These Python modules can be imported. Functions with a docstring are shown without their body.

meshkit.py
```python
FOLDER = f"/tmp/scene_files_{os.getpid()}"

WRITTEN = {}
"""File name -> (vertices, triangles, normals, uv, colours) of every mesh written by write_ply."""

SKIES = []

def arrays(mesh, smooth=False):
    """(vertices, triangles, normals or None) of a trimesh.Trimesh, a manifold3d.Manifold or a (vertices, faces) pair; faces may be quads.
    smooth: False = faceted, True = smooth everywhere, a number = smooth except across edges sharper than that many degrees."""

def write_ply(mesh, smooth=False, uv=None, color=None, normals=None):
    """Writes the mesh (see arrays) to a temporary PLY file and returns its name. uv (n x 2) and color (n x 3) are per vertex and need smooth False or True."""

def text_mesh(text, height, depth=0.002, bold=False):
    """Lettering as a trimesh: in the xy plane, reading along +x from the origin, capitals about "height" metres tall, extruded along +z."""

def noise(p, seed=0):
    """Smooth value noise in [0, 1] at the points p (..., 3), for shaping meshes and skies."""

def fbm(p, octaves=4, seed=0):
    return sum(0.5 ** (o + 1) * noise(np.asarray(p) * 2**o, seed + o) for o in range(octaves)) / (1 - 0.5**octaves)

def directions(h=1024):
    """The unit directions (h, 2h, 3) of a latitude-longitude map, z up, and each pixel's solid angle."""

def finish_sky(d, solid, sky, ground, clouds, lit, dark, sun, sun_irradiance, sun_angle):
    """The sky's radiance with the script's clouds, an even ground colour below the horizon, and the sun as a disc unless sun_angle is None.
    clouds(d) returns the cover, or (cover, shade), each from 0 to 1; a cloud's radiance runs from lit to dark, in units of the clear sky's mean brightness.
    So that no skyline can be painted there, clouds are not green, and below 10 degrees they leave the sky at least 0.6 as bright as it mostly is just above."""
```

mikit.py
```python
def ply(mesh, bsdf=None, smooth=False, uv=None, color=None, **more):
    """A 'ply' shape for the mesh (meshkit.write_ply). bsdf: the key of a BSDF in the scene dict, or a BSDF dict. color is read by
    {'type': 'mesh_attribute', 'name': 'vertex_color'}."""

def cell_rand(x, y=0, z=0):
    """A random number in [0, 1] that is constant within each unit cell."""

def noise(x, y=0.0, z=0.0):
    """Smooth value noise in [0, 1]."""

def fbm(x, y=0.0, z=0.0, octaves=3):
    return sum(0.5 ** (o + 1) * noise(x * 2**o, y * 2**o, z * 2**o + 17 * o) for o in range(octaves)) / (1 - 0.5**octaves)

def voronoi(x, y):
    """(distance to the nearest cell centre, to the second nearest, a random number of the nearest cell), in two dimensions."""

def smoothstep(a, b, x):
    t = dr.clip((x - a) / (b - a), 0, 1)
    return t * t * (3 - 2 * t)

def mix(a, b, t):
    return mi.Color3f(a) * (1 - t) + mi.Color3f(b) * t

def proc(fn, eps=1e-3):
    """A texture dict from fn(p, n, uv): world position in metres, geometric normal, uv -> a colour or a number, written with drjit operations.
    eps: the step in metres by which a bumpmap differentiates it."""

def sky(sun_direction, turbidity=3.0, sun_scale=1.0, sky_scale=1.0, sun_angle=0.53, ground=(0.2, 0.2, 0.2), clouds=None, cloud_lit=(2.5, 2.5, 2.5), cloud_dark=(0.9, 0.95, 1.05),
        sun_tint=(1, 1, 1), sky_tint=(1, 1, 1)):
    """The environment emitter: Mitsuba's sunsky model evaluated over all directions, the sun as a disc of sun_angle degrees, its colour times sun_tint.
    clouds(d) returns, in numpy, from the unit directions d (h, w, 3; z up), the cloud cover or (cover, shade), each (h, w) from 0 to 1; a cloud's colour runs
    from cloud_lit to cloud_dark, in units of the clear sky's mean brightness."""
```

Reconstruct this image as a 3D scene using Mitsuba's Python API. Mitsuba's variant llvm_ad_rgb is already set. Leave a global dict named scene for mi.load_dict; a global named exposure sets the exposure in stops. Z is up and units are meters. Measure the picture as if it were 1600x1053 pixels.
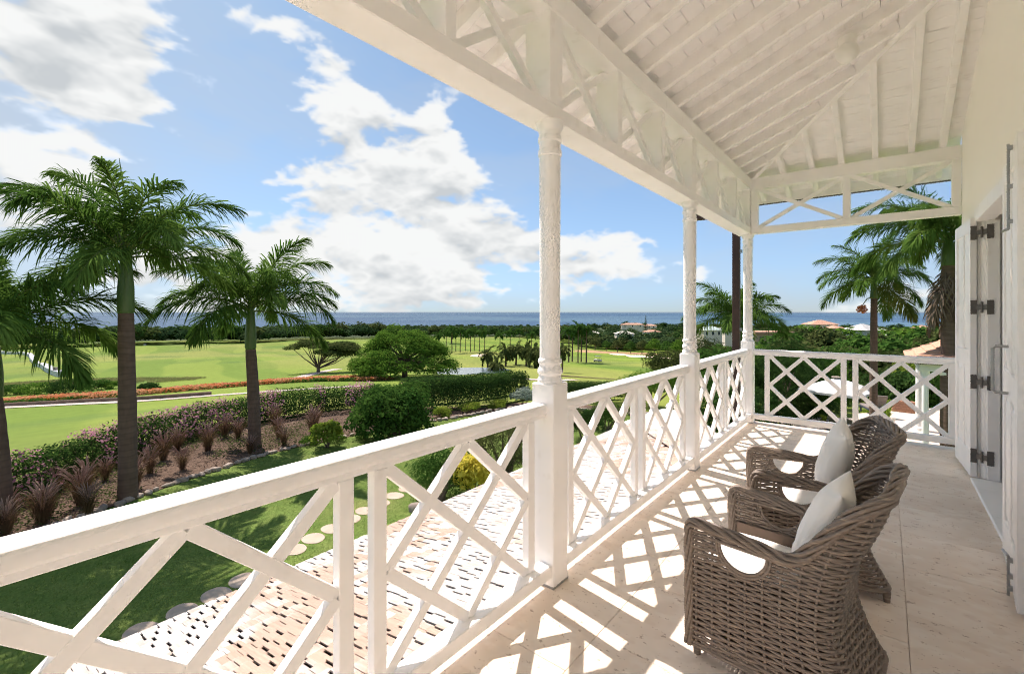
import math, random
import numpy as np, trimesh, mitsuba as mi, drjit as dr
import mikit, meshkit
from mikit import proc, noise, fbm, voronoi, cell_rand, smoothstep, mix
from scipy.interpolate import PchipInterpolator

random.seed(7)
scene, labels = {}, {}
T = mi.ScalarTransform4f
S = 1.1          # the veranda and the chairs were measured in units of 1.1 m

# ------------------------------------------------------------------ camera, sky, exposure
EYE = 1.65
F = 728.0 / 1600.0
YAW = math.atan(583 / 728)
FW = np.array([-math.sin(YAW), math.cos(YAW), 0.0]); RT = np.array([math.cos(YAW), math.sin(YAW), 0.0])
scene['camera'] = {'type': 'perspective', 'fov': math.degrees(2 * math.atan(0.5 / F)), 'fov_axis': 'x',
                   'principal_point_offset_y': (526.5 - 488) / 1053, 'near_clip': 0.05, 'far_clip': 60000.0,
                   'to_world': T().look_at(origin=[0, 0, EYE], target=[float(FW[0]), float(FW[1]), EYE], up=[0, 0, 1])}
exposure = 2.5
SUN = (-1.0, 0.19, 1.47)


def sstep(a, b, x):
    t = np.clip((x - a) / (b - a), 0, 1); return t * t * (3 - 2 * t)


def clouds(d):
    az = np.degrees(np.arctan2(d @ RT, d @ FW)); el = np.degrees(np.arcsin(np.clip(d[..., 2], -1, 1)))
    p = np.stack([d @ RT, d @ FW, d[..., 2] * 1.7], -1)
    q = p + 0.05 * np.stack([meshkit.fbm(p * 9 + k, 3, seed=20 + k) - 0.5 for k in (0, 1, 2)], -1)
    n = meshkit.fbm(q * 6.0 + 3.1, 7, seed=3)
    fine = meshkit.fbm(q * 24 + 9.0, 5, seed=11)
    bil = 1 - np.abs(2 * meshkit.fbm(q * 15 + 4.0, 5, seed=31) - 1)
    b = np.full(az.shape, -0.055)

    def blob(a, e, ra, re, w):
        nonlocal b
        b = b + w * np.exp(-((az - a) / ra) ** 2 - ((el - e) / re) ** 2)
    blob(-19, 12.5, 9.5, 6.0, 0.28); blob(-8, 18.0, 4.0, 8.5, 0.30); blob(-13.5, 15, 6, 6, 0.16); blob(-2, 9, 8, 6, 0.27); blob(-28, 8, 10, 4.5, 0.24); blob(-12, 5.5, 22, 5, 0.22)
    blob(-18, 22.8, 3.2, 1.9, 0.26); blob(-41, 21, 5.5, 6.0, 0.32); blob(-46, 14, 6, 10, 0.26); blob(-25.5, 29, 4.5, 1.6, 0.26); blob(-21.5, 26.0, 3.2, 1.6, 0.22)
    blob(15, 9.3, 5.0, 2.0, 0.25); blob(8, 7, 6, 4, 0.15); blob(30, 5, 9, 2, 0.04); blob(33, 9.5, 2.5, 0.9, 0.1)
    blob(-30, 21, 5.5, 6.5, -0.20); blob(-13.5, 25.0, 3.5, 2.6, -0.16); blob(4, 19, 7, 7, -0.34); blob(34, 9, 14, 7, -0.14); blob(-33, 15, 3.5, 6, -0.08)
    v = n + 0.26 * (fine - 0.5) + 0.30 * (bil - 0.80) + b
    cover = sstep(0.52, 0.69, v)
    veil = 0.60 * np.exp(-((az + 52) / 15) ** 2 - ((el - 12) / 14) ** 2) + 0.30 * np.exp(-np.abs(el) / 4.0) + 0.16 + 0.16 * np.clip((n - 0.40) / 0.2, 0, 1)
    up = meshkit.fbm((q + np.array([0, 0, 0.05])) * 6.0 + 3.1, 5, seed=3) + 0.25 * (meshkit.fbm(q * 13 + 2.0, 5, seed=5) - 0.5)
    shade = np.clip(2.6 * (up - n + 0.03) + 1.5 * (0.82 - bil) + 0.7 * np.clip(v - 0.70, 0, 0.3) + 0.25 * np.clip((9 - el) / 9, 0, 1), 0, 0.8)
    shade = shade * sstep(0.1, 0.6, cover) + 0.75 * (1 - sstep(0.1, 0.6, cover))
    return np.clip(np.maximum(cover, veil), 0, 1), shade


scene['sky'] = mikit.sky(SUN, turbidity=3, clouds=clouds, cloud_lit=(2.36, 2.38, 2.36), cloud_dark=(1.30, 1.40, 1.48), ground=(0.09, 0.13, 0.19), sun_tint=(0.92, 0.96, 1.16), sky_tint=(0.71, 0.785, 0.785))

# ------------------------------------------------------------------ helpers


class MB:
    def __init__(s): s.v, s.f, s.n = [], [], 0

    def add(s, v, f):
        v = np.asarray(v, float); f = np.asarray(f, int)
        if f.shape[1] == 4: f = np.vstack([f[:, [0, 1, 2]], f[:, [0, 2, 3]]])
        s.v.append(v); s.f.append(f + s.n); s.n += len(v); return s

    def mesh(s, m): return s.add(m.vertices, m.faces)

    def box(s, a, b, ch=0.0):
        a, b = np.minimum(a, b), np.maximum(a, b); c = (a + b) / 2; h = (b - a) / 2
        return s.obox(c, h, np.eye(3), ch)

    def obox(s, c, h, R, ch=0.0):
        """box of half sizes h, axes the rows of R, with its edges chamfered by ch"""
        c = np.asarray(c, float); h = np.asarray(h, float); R = np.asarray(R, float)
        if ch <= 0:
            q = np.array([[x, y, z] for x in (-1, 1) for y in (-1, 1) for z in (-1, 1)]) * h
            f = [[0, 1, 3], [0, 3, 2], [4, 6, 7], [4, 7, 5], [0, 4, 5], [0, 5, 1], [2, 3, 7], [2, 7, 6], [0, 2, 6], [0, 6, 4], [1, 5, 7], [1, 7, 3]]
            return s.add(q @ R + c, f)
        ch = min(ch, 0.45 * h.min())
        pts = []
        for k in range(3):
            for sg in np.ndindex(2, 2, 2):
                g = np.array(sg) * 2 - 1
                q = g * (h - ch); q[k] = g[k] * h[k]; pts.append(q)
        m = trimesh.convex.convex_hull(np.array(pts))
        return s.add(np.array(m.vertices) @ R + c, m.faces)

    def bar(s, p, q, w, t, up=(0, 0, 1), ch=0.0):
        """bar from p to q, w along up, t across"""
        p, q = np.asarray(p, float), np.asarray(q, float); d = q - p; L = np.linalg.norm(d); d = d / L
        a = np.cross(d, up); a /= np.linalg.norm(a); u = np.cross(a, d)
        return s.obox((p + q) / 2, [L / 2, t / 2, w / 2], np.array([d, a, u]), ch)

    def tube(s, pts, r, n=6, cap=True, closed=False):
        p = np.asarray(pts, float); m = len(p); r = np.broadcast_to(np.asarray(r, float), (m,))
        t = np.gradient(p, axis=0) if not closed else np.roll(p, -1, 0) - np.roll(p, 1, 0)
        t /= np.linalg.norm(t, axis=1, keepdims=True) + 1e-12
        ref = np.where(np.abs(t[:, 2:]) < 0.92, np.array([0, 0, 1.0]), np.array([1.0, 0, 0]))
        if len(set(map(tuple, ref))) > 1: ref = np.broadcast_to(np.array([0.31, 0.17, 0.94]), ref.shape)
        a = np.cross(t, ref); a /= np.linalg.norm(a, axis=1, keepdims=True) + 1e-12; b = np.cross(t, a)
        an = np.arange(n) * 2 * math.pi / n
        v = p[:, None] + r[:, None, None] * (np.cos(an)[None, :, None] * a[:, None] + np.sin(an)[None, :, None] * b[:, None])
        i, j = np.meshgrid(np.arange(m if closed else m - 1), np.arange(n), indexing='ij'); k = (i + 1) % m
        q = np.stack([i * n + j, k * n + j, k * n + (j + 1) % n, i * n + (j + 1) % n], -1).reshape(-1, 4)
        v = v.reshape(-1, 3); f = np.vstack([q[:, [0, 1, 2]], q[:, [0, 2, 3]]])
        if cap and not closed:
            v = np.vstack([v, p[:1], p[-1:]]); A = m * n
            f = np.vstack([f, [[A, x, (x + 1) % n] for x in range(n)], [[A + 1, (m - 1) * n + (x + 1) % n, (m - 1) * n + x] for x in range(n)]])
        return s.add(v, f)

    def lathe(s, prof, c=(0, 0, 0), n=24):
        pr = np.asarray(prof, float); an = np.arange(n) * 2 * math.pi / n; m = len(pr)
        v = np.stack([pr[:, None, 0] * np.cos(an), pr[:, None, 0] * np.sin(an), np.broadcast_to(pr[:, 1:2], (m, n))], -1).reshape(-1, 3) + np.asarray(c, float)
        i, j = np.meshgrid(np.arange(m - 1), np.arange(n), indexing='ij')
        q = np.stack([i * n + j, i * n + (j + 1) % n, (i + 1) * n + (j + 1) % n, (i + 1) * n + j], -1).reshape(-1, 4)
        s.add(v, q)
        for k, fl in ((0, 1), (m - 1, 0)):
            if pr[k, 0] > 1e-4:
                o = v[k * n:(k + 1) * n]; f = [[0, x, x + 1] if not fl else [0, x + 1, x] for x in range(1, n - 1)]
                s.add(o, f)
        return s

    def prism(s, poly, z0, z1, R=np.eye(3), c=(0, 0, 0)):
        from shapely.geometry import Polygon
        m = trimesh.creation.extrude_polygon(Polygon(poly), z1 - z0)
        return s.add((np.array(m.vertices) + [0, 0, z0]) @ R + np.asarray(c, float), m.faces)

    def get(s, scale=1.0): return (np.vstack(s.v) * scale, np.vstack(s.f))


def num(name):
    if name not in used: used[name] = 0; return name
    used[name] += 1
    return f'{name}_{used[name]:03d}'


used = {}
ORD = ['first', 'second', 'third', 'fourth', 'fifth', 'sixth', 'seventh', 'eighth', 'ninth', 'tenth', 'eleventh', 'twelfth', 'thirteenth', 'fourteenth', 'fifteenth', 'sixteenth', 'seventeenth', 'eighteenth', 'nineteenth', 'twentieth']


def tag(key, label=None, cat=None, group=None, kind=None):
    d = labels.setdefault(key, {})
    for k, x in (('label', label), ('category', cat), ('group', group), ('kind', kind)):
        if x: d[k] = x
    return key


def thing(name, label, cat, group=None): return tag(num(name), label, cat, group)


def put(name, mb, mat, parent=None, s=1.0, smooth=False, **kw):
    key = num(parent + '__' + name if parent else name)
    scene[key] = mikit.ply(mb.get(s) if isinstance(mb, MB) else mb, 'mat_' + mat, smooth=smooth, **kw)
    return key


def shape(mb, mat, s=1.0, smooth=False): return mikit.ply(mb.get(s) if isinstance(mb, MB) else mb, 'mat_' + mat, smooth=smooth)


def place(name, ply, to_world, parent=None, mat=None):
    key = num(parent + '__' + name if parent else name)
    d = {**ply, 'to_world': to_world}
    if mat: d['bsdf'] = {'type': 'ref', 'id': 'mat_' + mat}
    scene[key] = d
    return key


def M4(x, y, z, rz=0, s=1.0, rx=0, ry=0):
    return T().translate([float(x), float(y), float(z)]).rotate([0, 0, 1], rz).rotate([0, 1, 0], ry).rotate([1, 0, 0], rx).scale(s if isinstance(s, (int, float)) else [float(k) for k in s])


# ------------------------------------------------------------------ materials
def rgb(*c): return {'type': 'rgb', 'value': list(c)}


def mat(name, color, rough=0.6, spec=0.4, bump=None, scale=0.002, eps=1e-3, two=True, **kw):
    d = {'type': 'principled', 'base_color': proc(color) if callable(color) else rgb(*color), 'roughness': proc(rough) if callable(rough) else rough, 'specular': spec, **kw}
    if bump: d = {'type': 'bumpmap', 'tex': proc(bump, eps), 'scale': scale, 'bsdf': d}
    scene['mat_' + name] = {'type': 'twosided', 'bsdf': d} if two else d


def leafmat(name, a, b, freq=1.5, trans=0.7, rough=0.45):
    def col(p, n, uv): return mix(a, b, smoothstep(0.25, 0.75, fbm(p.x * freq, p.y * freq, p.z * freq, 2)) * 0.75 + 0.25 * cell_rand(p.x * 11, p.y * 11, p.z * 11))
    scene['mat_' + name] = {'type': 'principledthin', 'base_color': proc(col), 'roughness': rough, 'diff_trans': trans, 'eta': 1.4}


def white_col(p, n, uv):
    t = smoothstep(0.35, 0.8, fbm(p.x * 3, p.y * 3, p.z * 3, 3)); g = smoothstep(0.62, 0.80, fbm(p.x * 14 + 5, p.y * 14, p.z * 9, 3))
    return mix(mix((0.865, 0.86, 0.85), (0.83, 0.82, 0.805), t), (0.70, 0.67, 0.62), 0.3 * g)


mat('white_paint', white_col, 0.36, 0.5)


def ceil_col(p, n, uv):
    t = fbm(p.x * 1.5, p.y * 6, p.z * 3, 3); g = smoothstep(0.60, 0.85, fbm(p.x * 9, p.y * 25, p.z * 9, 3))
    return mix(mix((0.87, 0.86, 0.85), (0.82, 0.805, 0.79), t), (0.60, 0.56, 0.53), 0.35 * g)


mat('ceiling_paint', ceil_col, 0.5, 0.3, bump=lambda p, n, uv: fbm(p.x * 30, p.y * 6, p.z * 30, 2), scale=0.0005)
mat('wall_render', lambda p, n, uv: mix((0.85, 0.835, 0.805), (0.82, 0.80, 0.765), fbm(p.x * 2, p.y * 2, p.z * 2, 3)), 0.75, 0.2, bump=lambda p, n, uv: fbm(p.x * 30, p.y * 30, p.z * 30, 3), scale=0.002)


def trav(k):
    def col(p, n, uv):
        a = fbm(p.x * 1.8 + 9 * k, p.y * 2.6, 1.5 + k, 4); b = fbm(p.x * 7 + 3 * k, p.y * 12, 4.5, 4); e = fbm(p.x * 11 + k, p.y * 15, 2.0, 3)
        c = mix((0.775, 0.685, 0.59), (0.705, 0.60, 0.495), smoothstep(0.3, 0.72, a)); c = mix(c, (0.80, 0.725, 0.635), smoothstep(0.45, 0.75, b) * 0.65); c = mix(c, (0.63, 0.515, 0.41), smoothstep(0.55, 0.8, e) * 0.4)
        pit = smoothstep(0.66, 0.74, fbm(p.x * 34 + k, p.y * 60, 0.5, 3))
        return mix(c * (0.96 + 0.03 * k), (0.30, 0.20, 0.13), 0.6 * pit)
    return col


for k in range(3):
    mat(f'travertine_{k}', trav(k), 0.5, 0.4, bump=lambda p, n, uv: fbm(p.x * 20, p.y * 50, 0.5, 2), scale=0.0004)
mat('grout', (0.60, 0.50, 0.40), 0.8, 0.2)


def shake(p, n, uv):
    r = cell_rand(p.x / 0.131, p.y / 0.1, 2); st = fbm(p.x * 2.5, p.y * 60, 0.0, 3)
    pat = smoothstep(0.53, 0.68, fbm(p.x * 1.3 + 4, p.y * 1.1, 0.0, 3) + 0.22 * (r - 0.5))
    c = mix((0.54, 0.515, 0.48), (0.43, 0.40, 0.365), r); c = mix(c, (0.40, 0.285, 0.215), 0.85 * pat)
    return c * (0.82 + 0.34 * st)


mat('shake', shake, 0.85, 0.15, bump=lambda p, n, uv: fbm(p.x * 6, p.y * 130, 0.0, 3), scale=0.003)
mat('underlay', (0.035, 0.028, 0.024), 0.9, 0.1)


def rattan(p, n, uv):
    return mix(mix((0.155, 0.122, 0.098), (0.255, 0.208, 0.172), fbm(p.x * 40, p.y * 40, p.z * 90, 2)), (0.40, 0.32, 0.24), 0.45 * smoothstep(0.6, 0.85, noise(p.x * 17, p.y * 17, p.z * 120)))


mat('rattan', rattan, 0.55, 0.35)
mat('rattan_rim', lambda p, n, uv: rattan(p, n, uv) * 0.95, 0.5, 0.4)
mat('cushion', lambda p, n, uv: mix((0.76, 0.745, 0.71), (0.70, 0.68, 0.64), fbm(p.x * 9, p.y * 9, p.z * 9, 3)), 0.9, 0.15, sheen=0.3,
    bump=lambda p, n, uv: 2.2 * fbm(p.x * 7, p.y * 7, p.z * 9, 3) + 0.12 * noise(p.x * 260, p.y * 260, p.z * 260), scale=0.006)
mat('dark_metal', lambda p, n, uv: mix((0.10, 0.095, 0.09), (0.17, 0.155, 0.14), fbm(p.x * 30, p.y * 30, p.z * 30, 2)), 0.45, 0.5, metallic=0.5)
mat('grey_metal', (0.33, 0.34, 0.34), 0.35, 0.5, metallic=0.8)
mat('brown_timber', lambda p, n, uv: mix((0.045, 0.028, 0.022), (0.085, 0.05, 0.038), fbm(p.x * 8, p.y * 8, p.z * 1.2, 3)), 0.6, 0.3)
mat('globe', (0.80, 0.79, 0.75), 0.25, 0.5)
mat('door_glass', (0.10, 0.12, 0.13), 0.06, 0.8)
mat('dark_void', (0.06, 0.05, 0.045), 0.8, 0.2)


def lawn(p, n, uv):
    a = fbm(p.x * 0.5, p.y * 0.5, 0, 3); b = fbm(p.x * 5, p.y * 5, 0, 3); c = noise(p.x * 38, p.y * 38)
    return mix(mix((0.085, 0.15, 0.028), (0.15, 0.20, 0.05), b), (0.23, 0.235, 0.085), 0.5 * smoothstep(0.55, 0.8, a)) * (0.8 + 0.4 * c)


def fairway(p, n, uv):
    b = fbm(p.x * 1.5, p.y * 1.5, 0, 2)
    band = smoothstep(0.42, 0.58, 0.5 + 0.5 * dr.sin(0.24 * (0.3 * p.x + p.y) + 2.5 * fbm(p.x * 0.02, p.y * 0.02, 3, 2)))
    fw = mix(mix((0.110, 0.170, 0.022), (0.150, 0.205, 0.030), band), (0.205, 0.215, 0.055), 0.7 * smoothstep(0.42, 0.72, fbm(p.x * 0.016, p.y * 0.03, 0, 4)))
    fw = mix(fw, (0.060, 0.115, 0.024), 0.5 * smoothstep(0.52, 0.75, fbm(p.x * 0.05 + 9, p.y * 0.05, 5, 4))) * (0.9 + 0.2 * b)
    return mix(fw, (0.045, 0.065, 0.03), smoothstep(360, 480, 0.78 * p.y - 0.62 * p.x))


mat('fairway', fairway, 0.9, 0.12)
mat('lawn', lawn, 0.9, 0.12, bump=lambda p, n, uv: fbm(p.x * 20, p.y * 20, 0, 3), scale=0.03, eps=5e-3)
mat('soil', lambda p, n, uv: mix((0.085, 0.057, 0.042), (0.185, 0.13, 0.095), fbm(p.x * 6, p.y * 6, 0, 4)), 0.95, 0.1, bump=lambda p, n, uv: fbm(p.x * 16, p.y * 16, 0, 4), scale=0.06, eps=5e-3)
mat('stone', lambda p, n, uv: mix((0.40, 0.34, 0.28), (0.25, 0.21, 0.175), fbm(p.x * 7, p.y * 7, p.z * 7, 4)), 0.85, 0.2, bump=lambda p, n, uv: fbm(p.x * 25, p.y * 25, p.z * 25, 3), scale=0.01)
mat('paver', lambda p, n, uv: mix((0.50, 0.42, 0.33), (0.40, 0.32, 0.245), fbm(p.x * 5, p.y * 5, 0, 4)), 0.8, 0.2)
mat('path_concrete', lambda p, n, uv: mix((0.48, 0.41, 0.36), (0.38, 0.32, 0.27), fbm(p.x * 0.5, p.y * 0.5, 0, 3)), 0.85, 0.2)
mat('terrace_stone', lambda p, n, uv: mix((0.70, 0.62, 0.52), (0.56, 0.47, 0.38), fbm(p.x * 1.5, p.y * 1.5, 0, 4)), 0.7, 0.25)
mat('sand', lambda p, n, uv: mix((0.62, 0.53, 0.42), (0.52, 0.42, 0.31), fbm(p.x * 0.3, p.y * 0.3, 0, 3)), 0.9, 0.1)
mat('red_soil', lambda p, n, uv: mix((0.38, 0.22, 0.13), (0.30, 0.22, 0.11), fbm(p.x * 0.15, p.y * 0.15, 0, 4)), 0.95, 0.1)
mat('water', (0.10, 0.13, 0.14), 0.12, 0.5, bump=lambda p, n, uv: fbm(p.x * 1.5, p.y * 1.5, 0, 3), scale=0.02, eps=2e-2)
mat('sea', lambda p, n, uv: mix((0.055, 0.105, 0.170), (0.085, 0.150, 0.205), smoothstep(0.4, 0.7, fbm(p.x * 0.0006, p.y * 0.0006, 0, 3))), 0.5, 0.04)
mat('bark', lambda p, n, uv: mix((0.12, 0.085, 0.065), (0.22, 0.17, 0.135), fbm(p.x * 6, p.y * 6, p.z * 3, 3)), 0.9, 0.15)


def ptrunk(p, n, uv):
    ring = 0.5 + 0.5 * dr.sin(p.z * 42 + 5 * fbm(p.x * 2, p.y * 2, p.z * 1.5, 2))
    c = mix((0.105, 0.070, 0.053), (0.19, 0.135, 0.105), fbm(p.x * 5, p.y * 5, p.z * 9, 3)); return mix(c, (0.085, 0.056, 0.044), 0.32 * smoothstep(0.75, 0.98, ring))


mat('palm_trunk', ptrunk, 0.85, 0.15, bump=lambda p, n, uv: 0.5 * dr.sin(p.z * 42 + 5 * fbm(p.x * 2, p.y * 2, p.z * 1.5, 2)) + 1.2 * fbm(p.x * 10, p.y * 10, p.z * 30, 3), scale=0.008)
mat('crownshaft', lambda p, n, uv: mix((0.065, 0.125, 0.030), (0.11, 0.16, 0.045), fbm(p.x * 6, p.y * 6, p.z * 2, 2)), 0.4, 0.4)
mat('rachis', (0.13, 0.17, 0.05), 0.5, 0.4)
mat('dead_leaf', (0.20, 0.15, 0.11), 0.9, 0.1)
mat('roof_tile', lambda p, n, uv: mix((0.40, 0.215, 0.14), (0.52, 0.33, 0.24), fbm(p.x * 3, p.y * 3, p.z * 3, 3)), 0.85, 0.15)
mat('roof_grey', (0.42, 0.42, 0.40), 0.8, 0.2)
mat('roof_green', (0.50, 0.60, 0.55), 0.7, 0.2)
mat('roof_cream', (0.62, 0.58, 0.49), 0.8, 0.2)
mat('wall_cream', (0.66, 0.60, 0.50), 0.85, 0.15)
mat('wall_tan', (0.46, 0.345, 0.245), 0.85, 0.15)
mat('wall_grey', (0.40, 0.41, 0.42), 0.85, 0.15)
mat('window_dark', (0.04, 0.05, 0.06), 0.1, 0.6)
mat('parasol_cloth', (0.80, 0.80, 0.78), 0.85, 0.15)
mat('lounger_fabric', (0.22, 0.19, 0.17), 0.85, 0.2)
mat('terracotta', (0.42, 0.23, 0.15), 0.85, 0.2)
mat('planter_white', (0.66, 0.61, 0.53), 0.8, 0.2)

leafmat('leaf_palm', (0.065, 0.145, 0.024), (0.145, 0.24, 0.048), 1.2, 0.65, 0.33)
leafmat('leaf_palm_yellow', (0.075, 0.12, 0.018), (0.16, 0.17, 0.03), 1.2, 0.6, 0.4)
leafmat('leaf_dark', (0.028, 0.066, 0.017), (0.062, 0.115, 0.029), 2.0, 0.5, 0.5)
leafmat('leaf_mid', (0.040, 0.105, 0.020), (0.085, 0.165, 0.032), 1.5, 0.6, 0.5)
leafmat('leaf_bright', (0.065, 0.155, 0.020), (0.135, 0.235, 0.035), 2.5, 0.7, 0.45)
leafmat('leaf_lime', (0.17, 0.27, 0.035), (0.28, 0.34, 0.055), 3.0, 0.7, 0.5)
leafmat('leaf_olive', (0.055, 0.085, 0.026), (0.105, 0.125, 0.042), 0.5, 0.5, 0.6)
leafmat('leaf_wood', (0.040, 0.080, 0.034), (0.085, 0.130, 0.050), 0.06, 0.4, 0.7)
leafmat('leaf_silver', (0.24, 0.30, 0.24), (0.36, 0.42, 0.34), 3.0, 0.4, 0.6)
leafmat('leaf_yellow', (0.60, 0.52, 0.06), (0.72, 0.64, 0.12), 6.0, 0.6, 0.5)
leafmat('bract_pink', (0.50, 0.20, 0.31), (0.62, 0.36, 0.43), 5.0, 0.7, 0.6)
leafmat('flower_orange', (0.56, 0.17, 0.06), (0.62, 0.36, 0.20), 0.8, 0.5, 0.7)
leafmat('grass_red', (0.11, 0.065, 0.045), (0.17, 0.12, 0.06), 3.0, 0.5, 0.6)
leafmat('plume', (0.33, 0.22, 0.19), (0.46, 0.34, 0.28), 5.0, 0.6, 0.8)
leafmat('grass_blade', (0.10, 0.185, 0.030), (0.17, 0.235, 0.05), 3.0, 0.6, 0.6)
leafmat('grass_dry', (0.22, 0.25, 0.09), (0.33, 0.32, 0.14), 0.4, 0.6, 0.7)

# ------------------------------------------------------------------ the veranda (units of S)
W = 'white_paint'
XI, XO = -1.40, -1.545          # inner and outer face of the posts
PY = [-2.66, -0.24, 2.18, 4.585, 7.02]   # post centres along the veranda
PC = (XI + XO) / 2
XW = 0.65                       # face of the house wall

fl = MB().box([-1.62, -4.5, -0.26], [0.648, 7.14, -0.012], 0.006)
put('bounce_terrace', MB().box([-4.6, -9.0, -0.26], [0.648, -4.503, -0.002], 0.01).box([-4.6, -9.0, -3.2], [-1.7, -4.7, -0.27]), 'terrace_stone', s=S); tag('bounce_terrace', kind='structure')  # unseen sunlit deck, added to bounce light in under the roof
put('veranda_floor', fl, 'grout', s=S); tag('veranda_floor', kind='structure')
rng = np.random.default_rng(3)
tw = 0.555
for j in range(-9, 13):
    for i in range(4):
        x0 = -1.61 + i * 0.5645; y0 = max(-4.5, j * tw + (0.27 if i % 2 else 0))
        a = np.array([x0 + 0.0012, y0 + 0.0012, -0.0115]); b = np.array([x0 + 0.5645 - 0.0012, min(j * tw + (0.27 if i % 2 else 0) + tw - 0.0012, 7.13), rng.uniform(-0.0006, 0.0004)])
        if b[1] - a[1] > 0.05: put('tile', MB().box(a, b, 0.001), f'travertine_{rng.integers(3)}', 'veranda_floor', s=S)

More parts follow.
